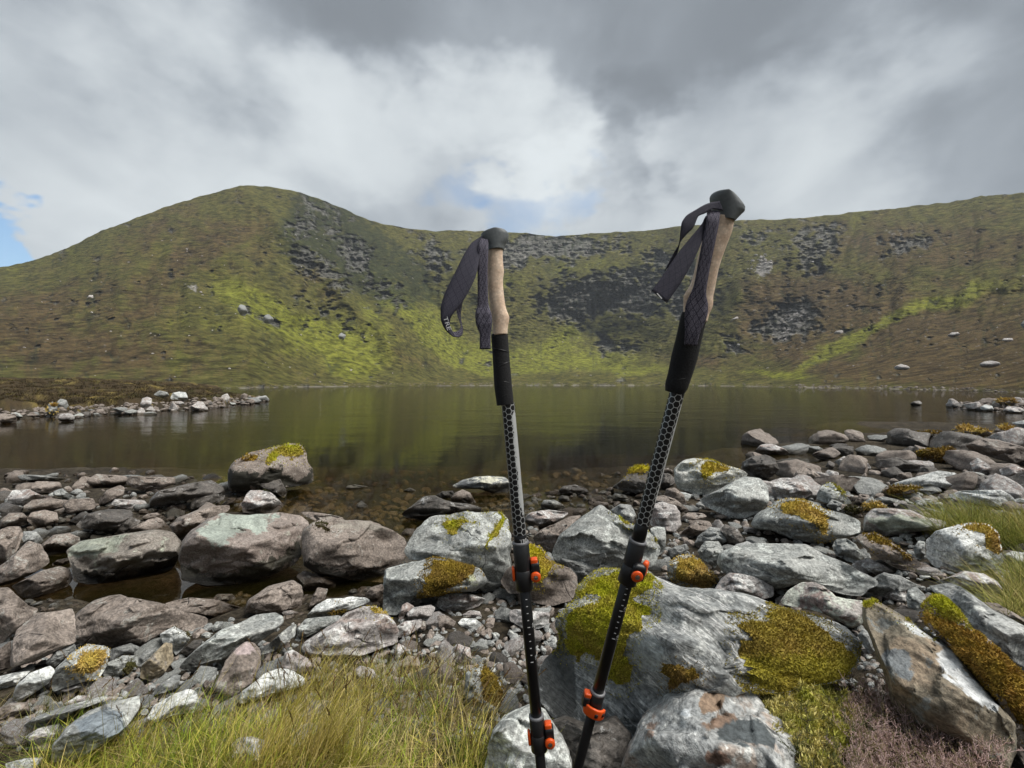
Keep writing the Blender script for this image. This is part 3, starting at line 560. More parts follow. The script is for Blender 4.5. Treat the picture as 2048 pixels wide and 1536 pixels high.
# the peat bank and stony spit on the left, and the small spit on the right
def spit(X, Y):
    px = 1024+F*X/np.maximum(Y, 1.0)
    pyf = np.interp(px, [-900,0,100,250,400,500,525,540], [850,839,836,830,820,809,804,798]) + 2.0*np.sin(px*.05)+1.5*np.sin(px*.13)
    Yf = CZ*F/(pyf-768)
    top = np.interp(px, [-900,0,120,250,330,400,450,500,530,545], [1.9,1.75,1.7,1.6,1.4,1.1,.6,.28,.05,-.6])
    d = Y-Yf
    nn = fbm(np.stack([X*.5, Y*.5, np.zeros(X.shape)], 1), 5)*.55
    h = -0.5+ .62*sstep(-1.2, .8, d) + np.minimum(top, .35)*sstep(.8, 2.6, d+nn*2)+np.clip(top-.4, 0, 9)*sstep(1.5, 26, d+nn*3)**.8 + nn*sstep(.5, 4, d)*np.clip(top, 0, 1)
    back = np.interp(px, [-900,420,445,530,560], [200,200,12,5,3])
    h = h-(h+.8)*sstep(back, back*1.25+3, d)
    return np.where((px < 545) & (Y > 5), h, -5)
def spit2(X, Y):
    px = 1024+F*X/np.maximum(Y, 1.0)
    Yf = CZ*F/(np.interp(px, [1890,1950,2048,2600], [815,822,826,840])-768)
    top = np.interp(px, [1885,1905,1960,2048,2400], [-.6,.05,.25,.4,1.0]); d = Y-Yf
    h = -.6+(top+.6)*sstep(-1.5, 1.5, d)*sstep(9, 5, d)
    return np.where((px > 1880) & (Y > 5), h, -5)
def ground_h(X, Y):
    X = np.asarray(X, float); Y = np.asarray(Y, float); sh = X.shape; X = X.ravel(); Y = Y.ravel()
    r = np.hypot(X, Y); h = gnear(X, Y)
    rs_ = sstep(.45, .62, np.arctan2(X, Y)); deep = sstep(0, 1, (r-11-9.5*rs_)/(6-1.5*rs_)); az = np.abs(np.arctan2(X, Y))
    h = h*(1-deep) + (-2.6)*deep
    h = np.where(az > 1.2, np.maximum(h, 0.4+0.03*r), h)
    h = np.maximum(h, np.maximum(spit(X, Y), spit2(X, Y)))
    return h.reshape(sh)
# rings: near ground, lake bed, hillside, back of the hills
rn = np.concatenate([[0.05], np.geomspace(0.35, 14, 190)]); NN = len(rn)
NB = 70
R0 = R[:, 0]
bed_t = np.linspace(0, 1, NB+2)[1:-1]
Rbed = 14*(R0[:, None]/14)**bed_t[None, :]
Rnear = np.repeat(rn[None, :], NA, 0)
back = np.array([1.03, 1.1, 1.25, 1.5, 1.8, 2.1])
Rback = Rr[:, -1:]*back[None, :]
Zback = Z[:, -1:]*np.array([.97, .85, .6, .25, .05, .0])[None, :]
RA = np.concatenate([Rnear, Rbed], 1); sa, ca = np.sin(a_all)[:, None], np.cos(a_all)[:, None]
XA, YA = RA*sa, RA*ca
ZA = ground_h(XA, YA)
small = fbm(np.stack([XA.ravel()*3, YA.ravel()*3, np.zeros(XA.size)], 1), 4).reshape(XA.shape)
ZA = ZA + small*0.035*np.clip(1.5-RA/20, 0.2, 1)
up = sstep(.93, 1.0, RA/R0[:, None])            # the bed rises to the far shore
ZA = np.where(ZA < -.05, ZA*(1-up)+(-.05)*up, ZA)
XH, YH = Rr*sa, Rr*ca
hs = ground_h(XH[:, :60], YH[:, :60]); Z[:, :60] = np.maximum(Z[:, :60], hs)
XX = np.concatenate([XA, XH, Rback*sa], 1); YY = np.concatenate([YA, YH, Rback*ca], 1); ZZ = np.concatenate([ZA, Z, Zback], 1)
NR = XX.shape[1]
# colours of turf, heather and rock, plus painted shade in the bowl beside the spur
def C(r, g, b): return np.array([r, g, b])
def lerp(a, b, t): return a+(b-a)*t[..., None]
tone = 0.5+0.5*np.clip(med*1.5+fine*1.4+hf*1.0, -1, 1)
olive = C(.112, .110, .030); gold = C(.175, .150, .046); brown = C(.100, .066, .034); green = C(.215, .232, .034); dark = C(.030, .040, .020); rock = C(.29, .29, .275); scree = C(.36, .35, .35)
c = lerp(lerp(np.broadcast_to(olive, PX.shape+(3,)), gold, sstep(.25, .95, tone)*.6), brown*1.12, np.clip(sstep(.15, .7, zb+.5*med+.3*fine+.12), 0, 1)*.85)
c = lerp(c, green, np.clip(sstep(.25, .95, zg+.45*med+.55*fine+.25*streak), 0, 1)*.9)
c = lerp(c, dark, np.clip(sstep(.2, .75, zd+.7*fine+.5*med+.15*big+.06), 0, 1)*.8)  # dark turf, and the spur bowl's shade put into the colour
c = lerp(c, dark*1.3, sstep(.10, .22, -gully*.0+np.abs(gully)*0+sstep(.035, .0, np.abs(gully))*.22*sstep(.3, .7, med+.6))*.55)
c = lerp(c, green*.8, sstep(.20, .5, nz(13, 5, 51, 4))*.30)
c = lerp(c, dark, sstep(.12, .42, hf2+.35*fine)*.42)
c = lerp(c, gold*1.15, sstep(.15, .40, -hf2+.2*med)*.35)
c = lerp(c, lerp(np.broadcast_to(rock, PX.shape+(3,)), dark*1.5, sstep(.05, .35, nz(120, 40, 61, 4))), rockm*.85)
c = lerp(c, scree, sstep(.5, .8, zs+.9*nz(170, 170, 33, 3))*.85)
c = lerp(c, scree*.8, sstep(.42, .5, nz(150, 210, 35, 2))*sstep(.0, .3, zr+zb*.3)*.6)
c = lerp(c, scree*.9, (rockm > .5)*sstep(.12, .4, nz(140, 110, 36, 3))*.6)
c = c*np.array([.84, .83, .80])
shore = sstep(.012, .002, ss)[None, :]*(a_all[:, None] < 1.1)*(a_all[:, None] > -1.1)
c = lerp(c, C(.28, .26, .24), shore*(.3+.3*np.sign(fine)))
sh = XA.shape
bedc = lerp(np.broadcast_to(C(.035, .029, .021), sh+(3,)), C(.075, .062, .044), sstep(-.3, .4, small))
onland = (ZA > .25) & (RA > 10)
bedc = lerp(bedc, C(.070, .060, .024), onland.astype(float))
# the peat bank: heather brown over ochre turf
def bankc(X, Y):
    n = fbm(np.stack([X.ravel()*.9, Y.ravel()*.9, np.zeros(X.size)], 1), 4).reshape(X.shape)
    return lerp(lerp(np.broadcast_to(C(.062, .044, .022), X.shape+(3,)), C(.22, .17, .055), sstep(.05, .35, n)), C(.06, .055, .02), sstep(.1, .4, -n))
bedc = np.where(onland[..., None], bankc(XA, YA), bedc)
hb = spit(XH[:, :60].ravel(), YH[:, :60].ravel()).reshape(hs.shape)
c60 = np.where((hb > Z[:, :60]-.05)[..., None], bankc(XH[:, :60], YH[:, :60]), c[:, :60])
c = np.concatenate([c60, c[:, 60:]], 1)
cback = np.broadcast_to(olive, Rback.shape+(3,))
CC = np.concatenate([bedc, c, cback], 1)
rmask = np.concatenate([np.zeros(sh), rockm, np.zeros(Rback.shape)], 1)
idx = np.arange(NA*NR).reshape(NA, NR)
f = np.stack([idx[:-1, :-1], idx[1:, :-1], idx[1:, 1:], idx[:-1, 1:]], -1).reshape(-1, 4)[:, ::-1]
near_w = np.concatenate([np.ones(sh), np.zeros(PX.shape), np.zeros(Rback.shape)], 1)
me = mesh_np('ground', np.stack([XX, YY, ZZ], -1).reshape(-1, 3), f, True, {'tint': CC.reshape(-1, 3), 'rock': rmask.ravel(), 'near': near_w.ravel()})
m, t, b, o = newmat('ground_turf_and_peat')
tcn = t.new('ShaderNodeTexCoord'); P_ = tcn.outputs['Object']
at = t.new('ShaderNodeAttribute', attribute_name='tint'); ar = t.new('ShaderNodeAttribute', attribute_name='rock'); an = t.new('ShaderNodeAttribute', attribute_name='near')
far_n = t.noise(t.vmath('MULTIPLY', P_, (1, 1, 2.2)), 0.16, 8, 0.72); far_m = t.noise(P_, 0.03, 5, 0.6)
near_n = t.noise(P_, 26.0, 6, 0.7)
nn_ = t.mix(an.outputs[2], far_n, near_n)
v_ = t.math('ADD', t.ramp(nn_, 0.32, 0.68, 0.30, 1.65), t.ramp(far_m, .3, .7, -.15, .15))
colr = t.vmath('SCALE', at.outputs[0], v_)
hue = t.noise(P_, 0.55, 5, 0.7)
colr = t.mix(t.math('MULTIPLY', t.ramp(hue, .5, .75), .35), colr, t.vmath('MULTIPLY', colr, (1.45, 1.15, .7)))
t.put(b.inputs['Base Color'], colr); b.inputs['Roughness'].default_value = 0.95; b.inputs['Specular IOR Level'].default_value = 0.15
h1 = t.math('MULTIPLY', far_n, t.math('ADD', 1.0, t.math('MULTIPLY', ar.outputs[2], 2.0)))
nb = t.new('ShaderNodeBump'); nb.inputs['Strength'].default_value = 1.0
t.put(nb.inputs['Distance'], t.mix(an.outputs[2], (3.2,)*3, (0.03,)*3)); t.put(nb.inputs['Height'], t.mix(an.outputs[2], h1, near_n))
t.put(b.inputs['Normal'], nb.outputs[0])
ground = link('ground', me, m, kind='structure', label='peaty stony ground, lake bed and grassy mountainsides round the lake')

# ---------------------------------------------------------------- lake
bm = bmesh.new(); bmesh.ops.create_cube(bm, size=1)
for v in bm.verts: v.co = Vector((v.co.x*1500, v.co.y*1000+470, v.co.z*6-3))
m, t, b, o = newmat('lake_water'); t.n.remove(b)
g = t.new('ShaderNodeBsdfGlossy'); g.inputs['Roughness'].default_value = 0.02; tr = t.new('ShaderNodeBsdfTransparent')
fr = t.new('ShaderNodeFresnel'); fr.inputs[0].default_value = 1.33; mx = t.new('ShaderNodeMixShader')
tcn = t.new('ShaderNodeTexCoord'); P_ = tcn.outputs['Object']
w1 = t.noise(t.vmath('MULTIPLY', P_, (1, 2.4, 1)), 3.2, 4, 0.55); w2 = t.noise(t.vmath('MULTIPLY', P_, (1, 1.8, 1)), 0.22, 4, 0.6)
wh = t.math('ADD', t.math('MULTIPLY', w1, 0.22), t.math('MULTIPLY', w2, 2.0))
x_, y_, z_ = t.sep(P_)
nbm = t.new('ShaderNodeBump'); nbm.inputs['Strength'].default_value = 1.0
gust = t.ramp(t.noise(t.vmath('MULTIPLY', P_, (1, .35, 1)), .030, 4, .6), .58, .70, 1.0, 3.2)
t.put(nbm.inputs['Distance'], t.math('MULTIPLY', gust, t.ramp(y_, 3.6, 22.0, 0.0006, 0.030))); t.put(nbm.inputs['Height'], wh); bp = nbm.outputs[0]
t.put(g.inputs['Normal'], bp); t.put(fr.inputs['Normal'], bp)
tr.inputs[0].default_value = (0.93, 0.90, 0.84, 1)
df = t.new('ShaderNodeBsdfDiffuse'); df.inputs[0].default_value = (.14, .115, .025, 1); mx2 = t.new('ShaderNodeMixShader'); mx2.inputs[0].default_value = .05
t.l.new(fr.outputs[0], mx.inputs[0]); t.l.new(tr.outputs[0], mx2.inputs[1]); t.l.new(df.outputs[0], mx2.inputs[2]); t.l.new(mx2.outputs[0], mx.inputs[1]); t.l.new(g.outputs[0], mx.inputs[2])
va = t.new('ShaderNodeVolumeAbsorption'); va.inputs['Color'].default_value = (0.60, 0.40, 0.13, 1); va.inputs['Density'].default_value = 1.5
t.l.new(mx.outputs[0], o.inputs[0]); t.l.new(va.outputs[0], o.inputs[1])
link('lake_water', bm_mesh('lake_water', bm, False), m, kind='structure', label='still brown mountain lake reflecting the hills')

HZ = newmat('haze'); m, t, b, o = HZ; t.n.remove(b)
pvn = t.new('ShaderNodeVolumePrincipled'); pvn.inputs['Color'].default_value = (0.82, 0.90, 1.0, 1); pvn.inputs['Density'].default_value = 0.00017
t.l.new(pvn.outputs[0], o.inputs[1])
bm = bmesh.new(); bmesh.ops.create_cube(bm, size=1)
for v in bm.verts: v.co = Vector((v.co.x*4600, v.co.y*4600, (v.co.z+.5)*(330+11)-11))
USE_HAZE = True
if USE_HAZE: link('haze', bm_mesh('haze', bm, False), m, kind='stuff', label='thin pale mountain air over the lake')
# ---------------------------------------------------------------- stone materials
def rock_mat(name, c1, c2, lich=(.45, .46, .43), lamt=.3, band=0.0, wetdark=True, lscale=7, speck=.5, rough=.8, pinkt=None):
    m, t, b, o = newmat(name)
    tcn = t.new('ShaderNodeTexCoord'); oi = t.new('ShaderNodeObjectInfo')
    P0 = tcn.outputs['Object']; rnd = oi.outputs['Random']
    off = t.comb(t.math('MULTIPLY', rnd, 91.7), t.math('MULTIPLY', rnd, 37.1), t.math('MULTIPLY', rnd, 13.3))
    Pn = t.vmath('ADD', P0, off)
    # bedding direction differs from stone to stone
    rot = t.new('ShaderNodeVectorRotate', rotation_type='EULER_XYZ'); t.put(rot.inputs['Vector'], Pn)
    t.put(rot.inputs['Rotation'], t.comb(t.math('MULTIPLY', t.math('SUBTRACT', rnd, .5), .8), t.math('MULTIPLY', t.math('SUBTRACT', t.math('FRACT', t.math('MULTIPLY', rnd, 7.3)), .5), 1.6), t.math('MULTIPLY', rnd, 6.0)))
    Pb = rot.outputs[0]
    big = t.noise(Pn, 4.0, 4, .6, .6); mid = t.noise(Pn, 16, 6, .68, .3); fin = t.noise(Pn, 85, 5, .7)
    st = t.noise(t.vmath('MULTIPLY', Pb, (1.5, 1.5, 6.5) if band else (2.2, 2.2, 3.8)), 5.0, 7, .70, 1.0 if band else .5)
    stf = t.noise(t.vmath('MULTIPLY', t.vmath('ADD', Pb, t.vmath('SCALE', t.noise(Pn, 2.2, 3, .5, out=1), .22)), (2.0, 2.0, 15.0) if band else (3.0, 3.0, 9.0)), 6.0, 6, .68, .9 if band else .5)
    colr = t.mix(t.ramp(t.math('ADD', t.math('MULTIPLY', big, .5), t.math('MULTIPLY', mid, .5)), .38, .62), c1, c2)
    colr = t.mix(t.ramp(st, .40, .64, 0, .45+.5*band), colr, t.vmath('SCALE', colr, 1.32))
    colr = t.mix(t.ramp(stf, .50, .38, 0, .22+.43*band), colr, t.vmath('SCALE', colr, .50))
    if band: colr = t.mix(t.ramp(stf, .53, .60, 0, band), colr, (.60, .60, .58))
    if pinkt: colr = t.mix(t.ramp(t.noise(Pn, 5.5, 4, .6, .8), .50, .60, 0, .75), colr, pinkt)
    ln = t.noise(Pn, lscale, 7, .72, .9); ln2 = t.noise(Pn, lscale*4.5, 5, .7)
    lm = t.math('MULTIPLY', t.ramp(t.math('ADD', t.math('MULTIPLY', ln, .65), t.math('MULTIPLY', ln2, .35)), .59-.13*lamt, .62-.11*lamt), .85)
    colr = t.mix(lm, colr, lich)
    # dark crust specks and fine grain
    vo = t.new('ShaderNodeTexVoronoi', feature='F1'); t.put(vo.inputs['Vector'], Pn); vo.inputs['Scale'].default_value = 55
    sp = t.math('MULTIPLY', t.ramp(vo.outputs[0], .30, .12), t.ramp(mid, .48, .60, 0, speck))
    colr = t.mix(sp, colr, (.035, .033, .030))
    colr = t.vmath('SCALE', colr, t.ramp(fin, .30, .70, .50, 1.46))
    # cracks
    vc = t.new('ShaderNodeTexVoronoi', feature='DISTANCE_TO_EDGE'); t.put(vc.inputs['Vector'], t.vmath('ADD', Pb, t.vmath('SCALE', t.noise(Pn, 3, 3, .55, out=1), .30))); vc.inputs['Scale'].default_value = 2.2
    crack = t.math('MULTIPLY', t.ramp(vc.outputs[0], .010, .0), t.ramp(big, .50, .60, 0, .75))
    colr = t.mix(crack, colr, t.vmath('SCALE', colr, .22))
    tone = t.ramp(t.math('FRACT', t.math('MULTIPLY', rnd, 17.9)), 0, 1, 1.05, 1.40, False)
    colr = t.vmath('SCALE', colr, tone)
    pa = t.new('ShaderNodeAttribute', attribute_name='patch')       # traced lichen, quartz, rust and dark patches
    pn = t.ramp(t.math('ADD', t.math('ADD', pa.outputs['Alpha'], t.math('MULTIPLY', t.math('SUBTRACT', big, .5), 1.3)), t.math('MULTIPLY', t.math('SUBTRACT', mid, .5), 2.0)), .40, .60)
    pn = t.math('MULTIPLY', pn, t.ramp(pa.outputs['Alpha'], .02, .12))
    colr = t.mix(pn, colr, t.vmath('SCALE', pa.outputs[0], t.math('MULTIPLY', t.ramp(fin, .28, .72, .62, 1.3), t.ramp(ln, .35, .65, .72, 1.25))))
    # algae and water stain up to the old water mark
    geo = t.new('ShaderNodeNewGeometry'); gz = t.sep(geo.outputs['Position'])[2]
    wl = t.math('ADD', gz, t.math('MULTIPLY', t.math('SUBTRACT', mid, .5), -.10))
    wet = t.ramp(wl, .105, .055); under = t.ramp(gz, .012, -.03)
    colr = t.mix(wet, colr, t.vmath('MULTIPLY', colr, (.20, .175, .14)))
    colr = t.mix(under, colr, (.115, .082, .034))
    t.put(b.inputs['Base Color'], colr)
    t.put(b.inputs['Roughness'], t.math('ADD', t.math('MULTIPLY', wet, -(rough-.38)), rough)); b.inputs['Specular IOR Level'].default_value = .35
    h = t.math('ADD', t.math('MULTIPLY', st, .45), t.math('MULTIPLY', mid, .45)); h = t.math('ADD', h, t.math('MULTIPLY', fin, .16)); h = t.math('ADD', h, t.math('MULTIPLY', stf, .30+.5*band))
    h = t.math('SUBTRACT', h, t.math('MULTIPLY', crack, .5))
    t.put(b.inputs['Normal'], bump(t, h, .9, .022))
    return m
RM = {
 'g': rock_mat('grey_schist', (.150, .155, .150), (.27, .275, .265), lamt=.35),
 'G': rock_mat('blue_grey_schist', (.185, .194, .186), (.35, .355, .335), lich=(.50, .52, .49), lamt=.55),
 'b': rock_mat('purple_brown_sandstone', (.135, .112, .095), (.245, .208, .180), lich=(.31, .30, .27), lamt=.25, rough=.7),
 'd': rock_mat('dark_wet_stone', (.055, .050, .044), (.125, .112, .100), lich=(.36, .36, .35), lamt=.15, rough=.45),
 'p': rock_mat('pale_pinkish_stone', (.22, .20, .19), (.36, .34, .325), lich=(.55, .55, .53), lamt=.6, pinkt=(.26, .20, .175)),
 'w': rock_mat('white_crusted_stone', (.27, .28, .27), (.38, .39, .38), lich=(.56, .57, .55), lamt=1.0),
 'W': rock_mat('whitish_layered_stone', (.24, .25, .23), (.42, .42, .39), lich=(.62, .62, .56), lamt=.7, band=.3),
 'S': rock_mat('veined_dark_schist', (.09, .095, .10), (.22, .23, .23), lich=(.62, .61, .52), lamt=.5, band=.2),
 'T': rock_mat('streaked_schist', (.17, .18, .18), (.33, .34, .33), lich=(.45, .46, .44), lamt=.25, band=.85),
 'l': rock_mat('green_stained_stone', (.155, .135, .115), (.26, .235, .205), lich=(.34, .36, .29), lamt=.3, rough=.42),
 'L': rock_mat('green_topped_stone', (.150, .122, .105), (.26, .22, .195), lich=(.33, .32, .27), lamt=.2, rough=.40),
 'P': rock_mat('pink_green_stone', (.27, .24, .22), (.36, .35, .33), lich=(.50, .53, .46), lamt=.7, pinkt=(.34, .24, .21)),
 'H': rock_mat('rust_patched_stone', (.21, .22, .22), (.37, .375, .365), lich=(.50, .51, .49), lamt=.45, lscale=9, pinkt=(.27, .205, .16)),
 'h': rock_mat('brown_leaning_stone', (.15, .125, .09), (.27, .235, .175), lich=(.20, .21, .20), lamt=.35, pinkt=(.30, .23, .16)),
 't': rock_mat('tan_stone', (.22, .18, .12), (.33, .28, .20), lich=(.20, .18, .16), lamt=.3),
}
def moss_mat():
    m, t, b, o = newmat('moss'); a = t.new('ShaderNodeAttribute', attribute_name='mcol')
    tcn = t.new('ShaderNodeTexCoord'); n = t.noise(tcn.outputs['Object'], 240, 4, .7)
    t.put(b.inputs['Base Color'], t.vmath('SCALE', a.outputs[0], t.ramp(n, .3, .7, .55, 1.35)))
    b.inputs['Roughness'].default_value = .95; b.inputs['Specular IOR Level'].default_value = .12
    t.put(b.inputs['Normal'], bump(t, n, .8, .004)); return m
MOSS = moss_mat()
MC = {'y': ((.50, .51, .030), (.48, .37, .08)), 'Y': ((.62, .54, .030), (.55, .38, .10)), 'Z': ((.68, .52, .11), (.55, .36, .13)),
      'o': ((.40, .29, .045), (.20, .115, .045)), 'd': ((.09, .09, .03), (.10, .07, .04)), 'O': ((.44, .31, .045), (.34, .185, .05)), 'x': ((.54, .50, .06), (.34, .21, .07))}
PAINT = {
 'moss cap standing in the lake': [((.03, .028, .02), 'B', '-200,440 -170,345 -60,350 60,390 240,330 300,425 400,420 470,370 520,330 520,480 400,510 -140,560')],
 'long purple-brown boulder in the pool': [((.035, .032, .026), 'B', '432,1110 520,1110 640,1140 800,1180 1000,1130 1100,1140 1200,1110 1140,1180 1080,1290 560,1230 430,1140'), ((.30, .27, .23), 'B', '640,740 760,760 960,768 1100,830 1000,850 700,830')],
   # colour patches on named stones, some near-black along the lower side: label fragment -> [(colour, crop, outline)]
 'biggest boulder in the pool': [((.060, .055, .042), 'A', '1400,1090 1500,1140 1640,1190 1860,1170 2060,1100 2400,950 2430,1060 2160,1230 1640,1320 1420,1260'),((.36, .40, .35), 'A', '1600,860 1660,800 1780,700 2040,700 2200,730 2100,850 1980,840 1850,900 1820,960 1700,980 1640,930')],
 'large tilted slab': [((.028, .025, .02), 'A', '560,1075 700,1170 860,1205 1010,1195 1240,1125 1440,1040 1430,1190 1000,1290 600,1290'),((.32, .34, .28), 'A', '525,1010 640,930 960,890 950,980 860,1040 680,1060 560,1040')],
 'huge leaning brown': [((.66, .68, .68), 'H', '1150,300 1300,400 1430,475 1540,580 1650,740 1800,880 1900,960 1820,1000 1700,960 1620,900 1560,820 1450,740 1400,600 1450,550 1400,500 1250,420'),
                        ((.20, .215, .22), 'H', '960,600 1080,540 1180,560 1240,700 1200,800 1100,780 1020,680')],
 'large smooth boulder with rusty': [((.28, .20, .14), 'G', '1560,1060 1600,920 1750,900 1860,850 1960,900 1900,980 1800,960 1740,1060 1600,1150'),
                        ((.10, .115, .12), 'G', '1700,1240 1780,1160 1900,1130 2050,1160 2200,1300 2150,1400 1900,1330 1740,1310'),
                        ((.27, .19, .14), 'G', '1580,1180 1700,1150 1850,1080 1920,1130 1720,1250 1640,1260'), ((.25, .16, .12), 'G', '1640,1400 1740,1360 1850,1400 1840,1500 1700,1520 1630,1460'),
                        ((.29, .22, .18), 'G', '1110,1290 1180,1180 1280,1160 1240,1260 1140,1340'), ((.60, .63, .64), 'G', '1440,1060 1540,1010 1560,1080 1500,1140 1440,1110')],
 'flat dark rock with a white vein': [((.58, .57, .46), 'B', '1800,460 1860,430 1990,425 2010,455 1900,490 1840,470')],
 'giant white-streaked': [((.40, .43, .43), 'G', '1040,520 1240,470 1300,600 1250,740 1070,800'), ((.55, .56, .54), 'G', '560,260 640,210 800,170 810,210 700,250'), ((.16, .165, .16), 'G', '300,800 480,400 560,650 620,900 560,1200 380,1100')],
 'peaked grey boulder with a flat': [((.55, .56, .56), 'C', '865,800 900,765 930,775 910,810')],
 'grey boulder with a large brown moss': [((.42, .44, .30), 'B', '1720,1190 1760,1140 1810,1170 1800,1240 1740,1260')],
 'upright brown stone with a pink': [((.45, .37, .36), 'E', '1850,640 1880,580 1960,530 2030,540 2050,600 1960,660')],
 'blue-grey slab in the grass': [((.24, .275, .30), 'E', '600,1180 800,1080 960,1100 1000,1250 850,1320 650,1300')],
 'fish-shaped': [((.38, .40, .33), 'D', '900,900 960,850 1100,840 1200,880 1300,900 1400,960 1100,990 960,970')],
}
_ico = {}
def ico(n):
    if n not in _ico:
        bm = bmesh.new(); bmesh.ops.create_icosphere(bm, subdivisions=n, radius=1)
        bm.verts.ensure_lookup_table()
        v = np.array([q.co[:] for q in bm.verts]); v /= np.linalg.norm(v, axis=1)[:, None]
        fc = np.array([[q.index for q in g_.verts] for g_ in bm.faces]); bm.free(); _ico[n] = (v, fc)
    return _ico[n]
_ts = np.geomspace(.7, 420, 900)
def ground_hit(px, py, lift=0.0, surf=False):
    """depth Y at which the line of sight of a photo point meets the ground (or lake bed)"""
    X = (px-1024)/F*_ts; Z_ = CZ+(768-py)/F*_ts
    g_ = ground_h(X, _ts)+lift
    if surf: g_ = np.maximum(g_, -.025)
    k = np.nonzero(Z_ <= g_)[0]
    if len(k) == 0: return None
    k = k[0]
    if k == 0: return _ts[0]
    a = Z_[k-1]-g_[k-1]; b_ = g_[k]-Z_[k]
    return _ts[k-1]+(_ts[k]-_ts[k-1])*a/(a+b_+1e-9)
def parse(s, cr):
    ox, oy, k = CR[cr]
    return [(ox+float(q.split(',')[0])/k, oy+float(q.split(',')[1])/k) for q in s.split()]
def smin(a, b, k): 
    h = np.clip(.5+.5*(b-a)/k, 0, 1); return b*(1-h)+a*h-k*h*(1-h)
def vnormals(v, fc):
    n = np.cross(v[fc[:, 1]]-v[fc[:, 0]], v[fc[:, 2]]-v[fc[:, 0]]); o_ = np.zeros_like(v)
    for i in range(3): np.add.at(o_, fc[:, i], n)
    return o_/(np.linalg.norm(o_, axis=1)[:, None]+1e-12)
def project(v):
    return 1024+F*v[:, 0]/np.maximum(v[:, 1], .05), 768-F*(v[:, 2]-CZ)/np.maximum(v[:, 1], .05)
def blades(pts, nrm, L, Wd, cols, up=.5, seg=1):
    """little pointed leaves: one triangle each, rooted in pts"""
    n = len(pts); d = nrm+rng.normal(size=(n, 3))*.55; d[:, 2] += up; d /= np.linalg.norm(d, axis=1)[:, None]
    sd = np.cross(d, rng.normal(size=(n, 3))); sd /= np.linalg.norm(sd, axis=1)[:, None]+1e-9
    L = L*(.6+.8*rng.random(n))[:, None]; w_ = sd*Wd*.5
    v = np.stack([pts-w_, pts+w_, pts+d*L], 1).reshape(-1, 3); f_ = np.arange(n*3).reshape(-1, 3)
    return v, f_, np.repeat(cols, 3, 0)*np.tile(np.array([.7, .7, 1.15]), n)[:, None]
used_px = []
def tcs(a): return np.zeros(len(a))
def size_m(w_, h_, d_): return math.sqrt(w_*h_)/F*d_
